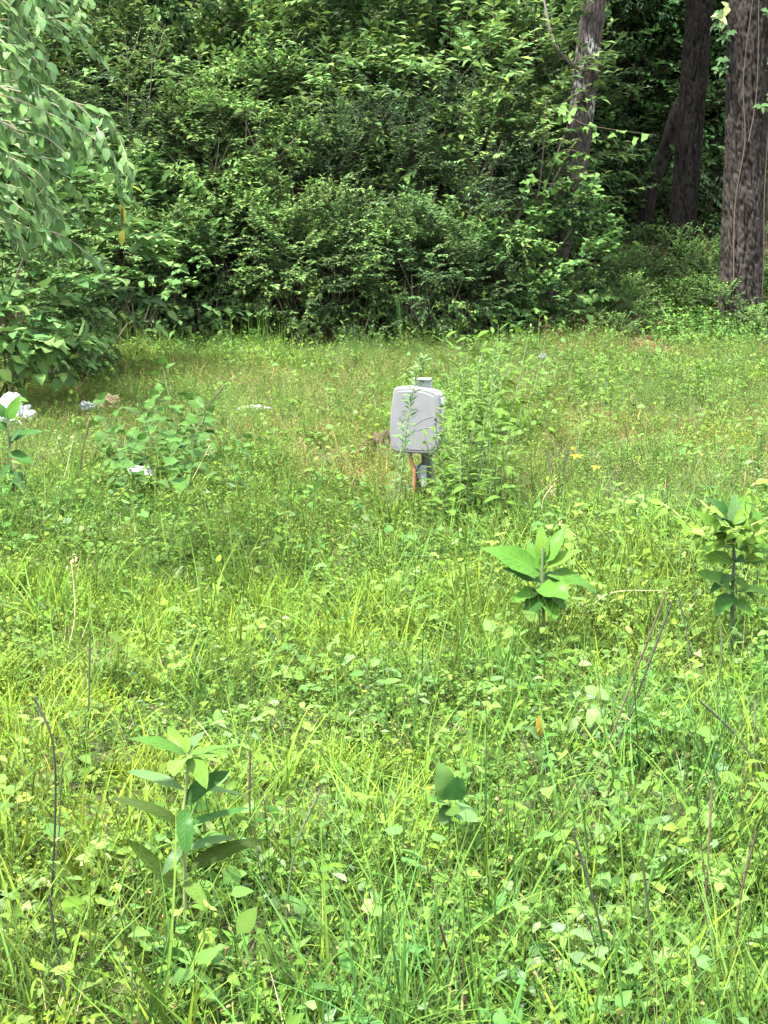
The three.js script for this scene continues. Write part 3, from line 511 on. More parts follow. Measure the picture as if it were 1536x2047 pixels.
const regionOf = (p) => {
  const q = p.clone().project(camera), x = (q.x + 1) / 2 * 1536, y = (1 - q.y) / 2 * 2047;
  if (x > 860 && x < 1050 && y > 820 && y < 1090) return 'in the tall clump right of the grey box';
  if (y < 800) return x < 700 ? 'in the far grass below the thicket' : x < 1130 ? 'in the far grass behind the grey box' : 'in the far grass below the pines';
  if (x > 1300 && y < 1330) return 'around the vine-tangled plant at the right edge';
  if (y < 1160) return x < 480 ? 'left of the grey box' : x < 840 ? 'in front of the grey box' : 'between the box and the big broad-leaved plant';
  if (y < 1480) return x < 512 ? 'in the bright grass at left' : x < 950 ? 'in the middle of the meadow' : 'below the big broad-leaved plant';
  return x < 560 ? 'around the tall plant at front left' : x < 1010 ? 'at the front centre' : 'at the front right';
};
camera.updateMatrixWorld(true);
let firstUse = new Set(); const kindLabel = new Map();
function plant(proto, pos, s = 1) {
  if (!kindLabel.has(proto)) kindLabel.set(proto, proto.userData.label);
  const label = `${kindLabel.get(proto)} ${regionOf(pos)}`, group = label;
  const o2 = plantAt(proto, pos, s, label); o2.userData = { label, category: 'weed', group }; return o2;
}
function plantAt(proto, pos, s, label) {
  const turn = rr(0, 6.28); let o = proto;
  if (firstUse.has(proto)) return copyOf(proto, label, pos, turn, s);
  firstUse.add(proto); o.name = numbered(o.name); scene.add(o); o.position.copy(pos); o.rotation.y = turn; o.scale.setScalar(s); if (label) o.userData.label = label; return o;
}
const W = {
  heart: weedProto('heart_leaf_weed', 'heart-leaved weed', 'weed', 'heart-leaved weeds at left', 21, { h: 0.46, n: 11, leaf: 0.105, ratio: 0.78, shape: 'heart', c: [0.05, 0.12, 0.022], petiole: 0.05, from: 0.25, curl: 0.35 }),
  lance: weedProto('lance_leaf_weed', 'slender lance-leaved weed', 'weed', 'slender lance-leaved weeds', 22, { h: 0.42, n: 16, leaf: 0.085, ratio: 0.24, shape: 'lance', c: [0.068, 0.14, 0.014], curl: 0.3, from: 0.15 }),
  ovate: weedProto('oval_leaf_weed', 'short oval-leaved weed', 'weed', 'short oval-leaved weeds', 23, { h: 0.26, n: 10, leaf: 0.065, ratio: 0.5, shape: 'ovate', c: [0.065, 0.14, 0.016], curl: 0.25, petiole: 0.012 }),
  pale: weedProto('pale_leaf_weed', 'low pale-leaved weed', 'weed', 'pale low weeds', 24, { h: 0.16, n: 9, leaf: 0.07, ratio: 0.55, shape: 'ovate', c: [0.095, 0.165, 0.045], curl: 0.2, petiole: 0.03, stems: 2, mat: M.gloss }),
  rag: weedProto('leafy_weed', 'bushy bright weed', 'weed', 'bushy bright weeds', 25, { h: 0.3, n: 12, leaf: 0.055, ratio: 0.36, shape: 'lance', c: [0.08, 0.16, 0.014], stems: 4, curl: 0.2 }),
};
seed = 3100;
[[255, 935], [292, 905], [335, 890], [270, 945], [400, 965], [360, 930], [310, 960], [430, 985], [285, 1010], [350, 850], [330, 945], [352, 985], [385, 955], [303, 868], [415, 930], [275, 985], [368, 905], [320, 1000]].forEach(([x, y]) => plant(W.heart, onGround(x, y + 18), rr(0.95, 1.35)));
// slender weeds: around the box, across the middle
for (const [x, y, s] of [[905, 1040, 1.55], [935, 1030, 1.7], [968, 1020, 1.5], [1000, 1000, 1.7], [885, 1022, 1.1], [950, 1060, 1.2], [1010, 1045, 1.1], [1110, 905, 1.3], [1185, 860, 1.3], [1490, 840, 1.3], [1240, 1010, 1.1], [1060, 830, 1.5], [1150, 960, 1.1], [130, 1130, 1.1], [330, 1150, 1], [1330, 1090, 1], [620, 900, 1.1], [1380, 870, 1.2]]) plant(W.lance, onGround(x, y), s * rr(0.9, 1.1));
for (let i = 0; i < 26; i++) plant(pick([W.lance, W.lance, W.ovate]), onGround(rr(893, 1005), rr(985, 1080)), rr(1.3, 2.0));
for (let i = 0; i < 18; i++) plant(W.lance, onGround(rr(915, 1040), rr(850, 910)), rr(1.8, 2.5));
for (let i = 0; i < 14; i++) plant(pick([W.lance, W.ovate]), onGround(rr(880, 1230), rr(800, 900)), rr(1.1, 1.7));
for (let i = 0; i < 14; i++) plant(pick([W.lance, W.rag, W.ovate]), onGround(rr(1340, 1535), rr(1170, 1280)), rr(0.9, 1.3));
for (let i = 0; i < 46; i++) { const y = rr(1180, 2020), x = rr(20, 1520); plant(pick([W.ovate, W.pale, W.ovate, W.rag, W.pale]), onGround(x, y), rr(0.55, 0.95)); }
for (let i = 0; i < 22; i++) { const y = rr(1100, 1900), x = rr(820, 1530); plant(pick([W.pale, W.ovate, W.pale]), onGround(x, y), rr(0.6, 1.0)); }
for (let i = 0; i < 34; i++) { const y = rr(780, 1150), x = rr(180, 1530); if (Math.abs(x - 836) < 90 && y < 1060) continue; plant(pick([W.rag, W.lance, W.ovate]), onGround(x, y), rr(0.7, 1.15)); }
for (let i = 0; i < 46; i++) plant(pick([W.lance, W.rag, W.ovate]), onGround(rr(210, 1530), rr(700, 770)), rr(0.9, 1.7));
for (let i = 0; i < 30; i++) plant(pick([W.lance, W.rag]), onGround(rr(960, 1500), rr(720, 860)), rr(1.0, 1.8));
for (let i = 0; i < 16; i++) plant(pick([W.lance, W.rag]), onGround(rr(860, 1500), rr(715, 800)), rr(0.9, 1.4));
// feathery tall weeds
function featherWeed(label, basePx, pts, n, leaf, c, dz = 0) {
  const B = onGround(...basePx), d = -B.z - dz, t = thing('feathery_weed', label, 'weed', B), b = new Build(), w = pts.map(([x, y]) => at(x, y, d).sub(B)); w.unshift(V(0, -0.02, 0));
  const cv = smoothPts(w, 40); b.tube(cv, 0.005, 0.0015, 6, [0.12, 0.17, 0.06]); part(t, 'stem', b.geo(), M.stem);
  const lb = new Build(); for (let i = 0; i < n; i++) { const tt = lerp(0.12, 1, i / n) * 39.9, k = Math.floor(tt), q = cv[k].clone().lerp(cv[k + 1], tt - k); lb.leaf(basis(q, sph(i * 2.4 + rr(-0.4, 0.4), rr(-0.1, 0.9)), V(rr(-1, 1), 1, rr(-1, 1))), leaf * rr(0.6, 1.2) * lerp(1.1, 0.6, i / n), leaf * 0.13, { c: jit(c), shape: 'lance', n: 5, curl: rr(-0.1, 0.5), fold: 0.3 }); }
  tag(part(t, 'leaves', lb.geo(), M.leaf), null, null, null, 'stuff'); return t;
}
featherWeed('tall feathery weed growing in front of the grey box', [799, 1030], [[800, 985], [806, 920], [815, 850], [824, 790], [838, 742], [850, 712]], 130, 0.10, [0.085, 0.15, 0.05], 0.0);
featherWeed('feathery weed leaning left of the box front', [792, 1050], [[790, 1000], [793, 940], [806, 880], [800, 830]], 46, 0.06, [0.085, 0.15, 0.04]);
featherWeed('feathery weed rising right of the grey box post', [900, 1055], [[903, 1000], [912, 930], [910, 860], [918, 800]], 110, 0.07, [0.085, 0.16, 0.03]);
featherWeed('second feathery weed right of the grey box, a step further right', [932, 1050], [[935, 990], [940, 920], [948, 830], [944, 780]], 110, 0.07, [0.085, 0.16, 0.03]);
[[880, 1045, 893, 745], [918, 1062, 928, 712], [950, 1045, 958, 725], [975, 1030, 988, 690], [902, 960, 908, 735], [960, 940, 1004, 668]].forEach(([x, y, tx, ty], i) => featherWeed(`tall feathery stem right of the grey box, ${['nearest the post', 'second out from the post', 'third out from the post', 'outermost', 'behind the nearest', 'behind and topmost'][i]}`, [x, y], [[lerp(x, tx, 0.3), lerp(y, ty, 0.25)], [lerp(x, tx, 0.5), lerp(y, ty, 0.6)], [tx, ty]], 120, 0.075, [0.075, 0.155, 0.03]));
featherWeed('feathery weed at the right edge of the meadow', [1512, 985], [[1514, 940], [1520, 890], [1528, 845]], 150, 0.07, [0.075, 0.15, 0.03]);
featherWeed('feathery weed near the top of the meadow right of the box', [1160, 800], [[1160, 760], [1165, 720], [1168, 700]], 90, 0.08, [0.075, 0.15, 0.03]);
// pine seedlings: bright upright candles
for (const [label, x, y0, y1] of [['bright green upright pine seedling at the meadow edge above the box', 798, 708, 592], ['pale green pine seedling at the foot of the large pine', 1424, 600, 478]]) {
  const B = onGround(x, y0), d = -B.z, t = thing('pine_seedling', label, 'plant', B), top = at(x, y1, d).sub(B).y, b = new Build(), n = new Build(); seed = x;
  b.tube([V(0, -0.03, 0), V(0.01, top * 0.5, 0), V(0, top * 0.93, 0)], 0.014, 0.006, 6, C.stem); part(t, 'stem', b.geo(), M.stem);
  for (let i = 0; i < 520; i++) { const h = rr(0.2, 0.97) * top; n.leaf(basis(V(0, h, 0), sph(rr(0, 6.28), rr(0.75, 1.35))), rr(0.06, 0.15), 0.008, { c: jit([0.085, 0.19, 0.05]), shape: 'blade', n: 2 }); }
  tag(part(t, 'needles', n.geo(), M.leaf), null, null, null, 'stuff');
}
// ---- dark seed stalks of last year's grass: [foot, head] in photograph pixels
seed = 4100;
[[[100, 1870], [105, 1480], [68, 1394]], [[175, 1510], [178, 1400], [180, 1270]], [[1188, 1570], [1250, 1400], [1332, 1185]], [[1196, 1570], [1262, 1420], [1345, 1200]], [[1115, 1690], [1085, 1570], [1040, 1462]], [[1040, 1560], [1000, 1525], [962, 1498]], [[1225, 2010], [1195, 1830], [1148, 1670]], [[1312, 2040], [1302, 1880], [1284, 1712]], [[1408, 1880], [1416, 1720], [1424, 1560]], [[1545, 1590], [1480, 1480], [1396, 1398]], [[1500, 1600], [1508, 1500], [1510, 1388]], [[525, 1730], [502, 1640], [500, 1500]],
  [[140, 2040], [120, 1930], [98, 1790]], [[290, 2030], [262, 1950], [238, 1905]], [[1100, 1000], [1100, 950], [1094, 895]], [[1122, 1000], [1126, 950], [1136, 900]], [[570, 1900], [590, 1700], [640, 1580]], [[160, 970], [165, 905], [180, 840]], [[400, 870], [420, 810], [450, 770]], [[1420, 1420], [1442, 1330], [1440, 1240]], [[940, 2040], [905, 1930], [880, 1850]], [[1380, 1330], [1372, 1260], [1356, 1190]], [[1085, 1230], [1078, 1130], [1064, 1072]], [[1470, 1960], [1480, 1800], [1512, 1660]], [[330, 1940], [350, 1840], [345, 1760]]].forEach((px, i) => {
  const B = onGround(px[0][0], px[0][1] + 25), d = -B.z, lean = px[2][0] - px[0][0], t = thing('seed_stalk', `dark dead stalk ${lean > 25 ? 'leaning right' : lean < -25 ? 'leaning left' : 'standing upright'} ${regionOf(B)}`, 'stalk', B, 'dark dead stalks in the meadow');
  const pts = smoothPts([V(0, -0.02, 0), ...px.map(([x, y], k) => at(x, y, d + (k - 1) * rr(-0.05, 0.05)).sub(B))], 26), k = 0.0006 * d / 2 + 0.002, b = new Build(), hd = new Build(), c = i % 3 === 1 ? [0.05, 0.07, 0.022] : i % 3 === 2 ? [0.06, 0.045, 0.024] : C.stalk;
  b.tube(pts.slice(0, 20), k * 1.2, k * 0.8, 6, mulc(c, 1.3), c); part(t, 'stem', b.geo(), M.stem);
  hd.tube(pts.slice(19), (u) => k * (0.8 + 0.3 * Math.sin(Math.PI * Math.min(1, u * 1.05))), 0, 6, c, mulc(c, 0.8)); for (let s = 0; s < 26; s++) { const q = pts[19 + Math.floor(rnd() * 7)]; hd.leaf(basis(q, V(rr(-1, 1), rr(0.6, 1.8), rr(-1, 1))), 0.012, 0.003, { c: mulc(c, 1.6), shape: 'lance', n: 2 }); } part(t, 'seed_head', hd.geo(), M.stem);
  if (i % 2 === 0) { const sb = new Build(), f = pts[11 + i % 5], L = f.distanceTo(pts[22]) * 0.7; sb.tube(curve(f, V(rr(-0.7, 0.7), 1.2, rr(-0.5, 0.5)), L, 6, V(0, 0.4, 0), 0.06), k * 0.7, k * 0.4, 5, c); part(t, 'side_shoot', sb.geo(), M.stem); const dl = new Build(); for (let q = 0; q < 5; q++) { const n0 = pts[4 + q * 3]; dl.leaf(basis(n0, V(rr(-1, 1), rr(-0.6, 0.8), rr(-1, 1))), rr(0.02, 0.06), 0.006, { c: mulc(C.straw, 0.5), n: 4, shape: 'lance', curl: rr(0.3, 1) }); } tag(part(t, 'dry_leaves', dl.geo(), M.dry), null, null, null, 'stuff'); }
  if (i % 4 === 0) { const lb = new Build(); lb.leaf(basis(pts[9], V(rr(-1, 1), 0.7, rr(-0.5, 0.5))), 0.14, 0.006, { c: [0.09, 0.12, 0.035], shape: 'blade', n: 6, curl: 0.6 }); part(t, 'leaf', lb.geo(), M.leaf); }
});
// ---- pale bent dead stems
[[[130, 1330], [150, 1230], [143, 1120]], [[365, 1000], [400, 930], [420, 890]], [[1085, 1050], [1086, 1000], [1110, 965]], [[500, 1180], [560, 1210], [640, 1260]], [[120, 990], [135, 930], [148, 870]], [[1160, 1250], [1210, 1190], [1330, 1180]], [[830, 640], [840, 690], [835, 620]], [[1180, 1130], [1160, 1080], [1120, 1050]]].forEach((px) => {
  const B = onGround(px[0][0], px[0][1] + 12), d = -B.z, t = thing('dry_stem', `pale dry bent stem ${regionOf(B)}`, 'stem', B, 'pale dry stems'), b = new Build();
  b.tube(smoothPts([V(0, -0.02, 0), ...px.map(([x, y]) => at(x, y, d).sub(B))], 20), 0.0035, 0.0018, 5, [0.3, 0.28, 0.13], [0.36, 0.32, 0.18]); part(t, 'stalk', b.geo(), M.stem);
  const sd = new Build(), e = at(...px[2], d).sub(B); for (let k = 0; k < 14; k++) sd.leaf(basis(e.clone().add(V(rr(-0.02, 0.02), rr(-0.05, 0.02), rr(-0.02, 0.02))), V(rr(-1, 1), rr(-0.5, 1), rr(-1, 1))), 0.022, 0.007, { c: jit([0.3, 0.22, 0.12]), n: 2 }); part(t, 'seed_head', sd.geo(), M.dry);
});
// ---- yellow flowers
[['larger yellow flower right of the grey box', 1153, 913, 1], ['small yellow flower just above the larger one', 1147, 897, 0.5], ['half-open yellow flower right of the larger one', 1192, 935, 0.75]].forEach(([label, x, y, s]) => {
  const B = onGround(x + 3, y + 60), d = -B.z, t = thing('yellow_flower', label, 'flower', B), top = at(x, y, d).sub(B), b = new Build(); b.tube(smoothPts([V(0, 0, 0), V(top.x * 0.3, top.y * 0.5, 0), top], 8), 0.0022, 0.0016, 5, C.stem); part(t, 'stem', b.geo(), M.stem);
  for (let k = 0; k < 6; k++) addLeaf(t, top, sph(k * 1.05, 0.35), 0.042 * s, { shape: 'round', ratio: 0.7, c: [0.75, 0.42, 0.02], mat: M.leaf }, UPV);
  const c = new THREE.SphereGeometry(0.009 * s, 10, 8); c.setAttribute('color', new THREE.Float32BufferAttribute(new Float32Array(c.attributes.position.count * 3).map((_, i) => [0.4, 0.2, 0.02][i % 3]), 3)); const m = part(t, 'flower_centre', c, M.stem); m.position.copy(top).add(V(0, 0.006, 0));
});
// ---- rusty dead ferns along the wood edge
[[628, 690], [655, 700], [725, 700], [520, 700], [770, 690], [1215, 560], [1090, 702], [440, 705], [590, 668], [690, 672]].forEach(([x, y], i) => {
  const B = onGround(x, y); seed = 60 + i; const t = thing('dead_fern', 'rusty brown dead fern at the foot of the thicket', 'fern', B, 'rusty ferns at the wood edge', rr(0, 6)), b = new Build(), lb = new Build();
  for (let k = 0; k < 6; k++) { const pts = curve(V(0, 0, 0), sph(rr(0, 6.28), rr(0.7, 1.4)), rr(0.25, 0.45), 6, V(0, -0.5, 0), 0.1); b.tube(pts, 0.004, 0.002, 4, C.redtwig); for (let q = 1; q < 7; q++) for (let s = 0; s < 4; s++) lb.leaf(basis(pts[q], V(rr(-1, 1), rr(-0.4, 0.4), rr(-1, 1))), 0.08, 0.02, { c: jit([0.11, 0.052, 0.034], 0.35), n: 3, shape: 'lance' }); }
  part(t, 'stem', b.geo(), M.stem); tag(part(t, 'fronds', lb.geo(), M.dry), null, null, null, 'stuff');
});

/* ------------------------------------------------ branches hanging in from the left */
{
  const B = ground(-4.3, -6.6), t = thing('overhanging_tree', 'tree at the left whose pale drooping leafy branches hang into the picture', 'tree', B), d0 = 6.2;
  seed = 77; part(t, 'trunk', trunkGeo([V(0, -0.1, 0), V(0.1, 2, 0), V(0, 4.5, 0.1), V(0.2, 7.5, 0)], (u) => lerp(0.16, 0.07, u), { sides: 40, rows: 120, depth: 0.01, plateX: 15, plateY: 7, seed: 33 }), M.bark);
  const tb = new Build(), P = (x, y, d) => at(x, y, d).sub(B), bough = [V(0.05, 3.4, 0), P(-330, -120, 6.4), P(-120, 30, 6.3), P(-10, 150, 6.2)];
  tb.tube(smoothPts(bough, 20), 0.045, 0.012, 7, [0.12, 0.10, 0.08]); tb.tube(smoothPts([V(0, 4.4, 0), P(-300, -420, 6.5), P(-60, -330, 6.2), P(120, -200, 6.1), P(180, -120, 6.0)], 20), 0.04, 0.008, 7, [0.12, 0.10, 0.08]); tb.tube(smoothPts([V(0.08, 2.6, 0), P(-400, 200, 6.6), P(-150, 250, 6.4), P(-20, 310, 6.3)], 20), 0.035, 0.008, 7, [0.12, 0.10, 0.08]);
  const twigs = [
    [[-10, 172], [70, 190], [150, 206], [205, 225], [240, 280], [258, 340], [262, 390]], [[-10, 185], [60, 210], [120, 238], [180, 272], [225, 312], [243, 380], [248, 470]], [[-20, 60], [30, 110], [70, 160], [130, 200]], [[-20, 300], [30, 320], [80, 350], [105, 390]], [[-20, 230], [40, 270], [80, 310], [120, 320]], [[-20, 380], [20, 400], [55, 430], [70, 470]], [[40, -40], [70, 10], [85, 45]], [[110, -60], [145, -10], [165, 30]], [[-20, -20], [25, 20], [50, 80]], [[-20, 130], [40, 150], [95, 175]], [[-25, 260], [10, 300], [30, 350]], [[-20, 440], [20, 450], [50, 490]], [[60, -30], [30, 5], [10, 60]], [[150, 206], [185, 240], [210, 290], [222, 330]]];
  let n = 0; const rest = new Build();
  for (let i = 0; i < 64; i++) { const x = rr(-60, 100), y = rr(-60, 470), a = rr(-0.1, 0.9), L = rr(70, 150); if (y > 60 && y < 150 && x > 60) continue; twigs.push([[x, y], [x + L * 0.5 * Math.cos(a), y + L * 0.5 * Math.sin(a)], [x + L * Math.cos(a), y + L * Math.sin(a) + L * 0.25]]); }
  twigs.forEach((tw, i) => {
    const dd = d0 + (i < 14 ? rr(-0.35, 0.35) : rr(0, 1.3)), pts = smoothPts(tw.map(([x, y], k) => P(x, y, dd + k * rr(-0.03, 0.03))), 30); tb.tube(pts, 0.0045, 0.0015, 5, [0.16, 0.15, 0.10]);
    const L = pts.reduce((s, p, k) => k ? s + p.distanceTo(pts[k - 1]) : 0, 0), m = Math.round(L * (i < 2 ? 60 : 70));
    for (let k = 0; k < m; k++, n++) {
      const f = (k + rnd()) / m * 29.9, j = Math.floor(f), q = pts[j].clone().lerp(pts[j + 1], f - j), along = pts[j + 1].clone().sub(pts[j]).normalize(), yellow = i < 2 && k > m * 0.85 && rnd() < 0.3 || rnd() < 0.025;
      if (n >= 300 || (i > 1 && i < 14 && rnd() < 0.3)) { n--; rest.leaf(basis(q, along.multiplyScalar(0.7).add(V(rr(-0.7, 0.7), rr(-1.0, 0.15), rr(-0.6, 0.7))), V(rr(-0.7, 0.7), 1, rr(-0.1, 1))), rr(0.044, 0.08), 0.033, { c: jit(pick([C.over, [0.07, 0.135, 0.05], [0.06, 0.12, 0.04]])), n: 5, curl: 0.2 }); n++; continue; }
      addLeaf(t, q, along.multiplyScalar(0.7).add(V(rr(-0.7, 0.7), rr(-1.0, 0.15), rr(-0.6, 0.7))), rr(0.044, 0.08), { shape: rnd() < 0.7 ? 'oval' : 'ovate', ratio: 0.42, c: yellow ? [0.22, 0.24, 0.04] : pick([C.over, C.over, [0.07, 0.135, 0.05], [0.095, 0.165, 0.06]]), curl: 0.2, mat: M.gloss }, V(rr(-0.7, 0.7), 1, rr(-0.1, 1)));
    }
  });
  part(t, 'branch', tb.geo(), M.bark); tag(part(t, 'foliage', rest.geo(), M.gloss), null, null, null, 'stuff');
  const cr = new Build(); seed = 78; for (let k = 0; k < 130; k++) { const dd = sph(rr(0, 6.28), rr(-0.5, 1.4)); spray(cr, V(dd.x * 1.6, 6.6 + dd.y * 1.5, dd.z * 1.6), dd.clone().add(V(0, -0.4, 0)), 0.6, { n: 16, leaf: 0.08, ratio: 0.42, c: C.over, bend: V(0, -0.8, 0), segs: 3 }); }
  tag(part(t, 'crown', cr.geo(), M.gloss), null, null, null, 'stuff');
}
/* ------------------------------------------------ redbud sapling with bright round leaves, saplings, vine on the pine */
{
  const B = onGround(1062, 668), d = -B.z, t = thing('redbud_sapling', 'thin sapling with sprays of bright round leaves in front of the slanting trunk', 'sapling', B), b = new Build(), P = (x, y, dz = 0) => at(x, y, d - dz).sub(B);
  seed = 88; b.tube(smoothPts([V(0, -0.05, 0), P(1055, 560), P(1072, 430), P(1086, 300), P(1092, 200)], 20), 0.02, 0.008, 6, C.twig);
  const br = [[[1088, 230], [1120, 215], [1160, 245], [1220, 258], [1312, 270]], [[1075, 400], [1050, 350], [1100, 368], [1165, 352], [1192, 345]], [[1068, 460], [960, 440], [895, 478], [930, 535], [962, 588], [992, 640]], [[1056, 570], [1090, 605], [1145, 622]], [[1085, 330], [1130, 300], [1180, 310]], [[1060, 520], [1000, 500], [950, 505]], [[1058, 600], [1010, 590], [985, 610]]];
  br.forEach((r) => {
    const pts = smoothPts(r.map(([x, y], k) => P(x, y, 0.3 + k * 0.12 + rr(-0.1, 0.1))), 24); b.tube(pts, 0.008, 0.002, 5, C.twig); const L = pts.reduce((s, p, k) => k ? s + p.distanceTo(pts[k - 1]) : 0, 0), m = Math.round(L * 19);
    for (let k = 0; k < m; k++) { const q = pts[Math.floor((k + rnd()) / m * 23.9)].clone().add(V(rr(-0.1, 0.1), rr(-0.1, 0.05), rr(-0.1, 0.1))); addLeaf(t, q, V(rr(-1, 1), rr(-0.7, 0.2), rr(-0.2, 1)), rr(0.08, 0.125), { shape: 'heart', ratio: 0.85, c: C.redbud, curl: 0.3, mat: M.leaf }, V(rr(-0.5, 0.5), 1, rr(0, 0.9))); }
  });
  part(t, 'stem', b.geo(), M.bark);
}
[['pale thin bare sapling stem left of the thicket middle', [[548, 440], [556, 380], [562, 330], [572, 290]]], ['pale forked sapling stem in the middle of the thicket', [[690, 540], [700, 470], [704, 400], [700, 340], [702, 240]]], ['thin leaning sapling stem right of the thicket middle', [[838, 400], [850, 360], [868, 312], [880, 280]]], ['thin upright sapling at the upper left of the thicket', [[256, 220], [257, 160], [254, 110], [250, 60]]], ['second thin upright sapling at the upper left of the thicket', [[298, 225], [302, 170], [306, 100], [316, 40]]]].forEach(([label, px], i) => {
  const d = 20.5, x0 = at(...px[0], d), B = ground(x0.x, -d), t = thing('thin_sapling', label, 'sapling', B), b = new Build(); seed = 300 + i;
  const pts = smoothPts([V(rr(-0.1, 0.1), -0.05, 0), ...px.map(([x, y]) => at(x, y, d).sub(B))], 26); b.tube(pts, 0.008, 0.003, 6, [0.08, 0.075, 0.055]); const f = pts[17]; b.tube([f, f.clone().add(V(0.12, 0.22, 0.05)), f.clone().add(V(0.2, 0.5, 0.05))], 0.006, 0.003, 5, [0.13, 0.12, 0.09]); part(t, 'stem', b.geo(), M.bark);
  const lb = new Build(); for (let k = 0; k < 44; k++) spray(lb, pts[Math.floor(rr(4, 26))].clone().add(V(rr(-0.2, 0.2), 0, rr(-0.1, 0.25))), V(rr(-1, 1), rr(0, 0.6), rr(-1, 1)), 0.25, { n: 8, leaf: 0.05, c: C.privet, cn: C.privetNew, fresh: 0.8 }); tag(part(t, 'foliage', lb.geo(), M.leaf), null, null, null, 'stuff');
});
{
  const t = thing('climbing_vine', 'creeper with five-part leaves climbing the large pine trunk', 'vine', PINE), b = new Build(); seed = 99;
  const S = (a, y, r = 0.31) => V(Math.sin(a) * r - 0.01 * y, y, Math.cos(a) * r);
  const lines = [[[0.9, 0], [0.95, 1], [0.8, 2], [1.0, 3.2], [0.7, 4.6]], [[-0.5, 0.6], [-0.55, 1.8], [-0.25, 2.6], [-0.4, 3.4], [-0.1, 4.6]], [[1.2, 1.2], [1.15, 2.4], [1.25, 3.4], [1.1, 4.6]], [[-0.1, 2.6], [0.15, 3.2], [0.1, 4.6]]];
  lines.forEach((l) => b.tube(smoothPts(l.map(([a, y]) => S(a, y, 0.33)), 40), 0.009, 0.005, 6, [0.085, 0.066, 0.052])); part(t, 'stem', b.geo(), M.bark);
  const spots = []; for (let k = 0; k < 22; k++) spots.push([rr(0.3, 1.5), rr(2.9, 4.6)]); for (let k = 0; k < 9; k++) spots.push([rr(-1.7, -0.9), rr(3.4, 4.6)]); for (let k = 0; k < 6; k++) spots.push([rr(0.9, 1.4), rr(1.6, 2.9)]);
  for (const [a, y] of spots) { const o = S(a, y, rr(0.36, 0.5)), f = V(Math.sin(a), 0, Math.cos(a)); for (let k = -2; k <= 2; k++) addLeaf(t, o, f.clone().multiplyScalar(0.35).add(V(Math.cos(a) * Math.sin(k * 0.62), -Math.cos(k * 0.62) * 0.6 + 0.2, -Math.sin(a) * Math.sin(k * 0.62))), rr(0.12, 0.17), { shape: 'ovate', ratio: 0.45, c: [0.07, 0.14, 0.05], curl: 0.15, mat: M.leaf }, f.clone().add(V(0, 0.8, 0))); }
  for (let k = 0; k < 5; k++) addLeaf(t, S(-1.3, 4.2, 0.42).add(V(rr(-0.1, 0.1), rr(-0.2, 0.2), 0.05)), V(rr(-0.5, 0.5), rr(-0.8, 0.3), 0.3), 0.17, { shape: 'ovate', ratio: 0.55, c: [0.42, 0.46, 0.2], mat: M.leaf }, V(0, 0.6, 1));
}

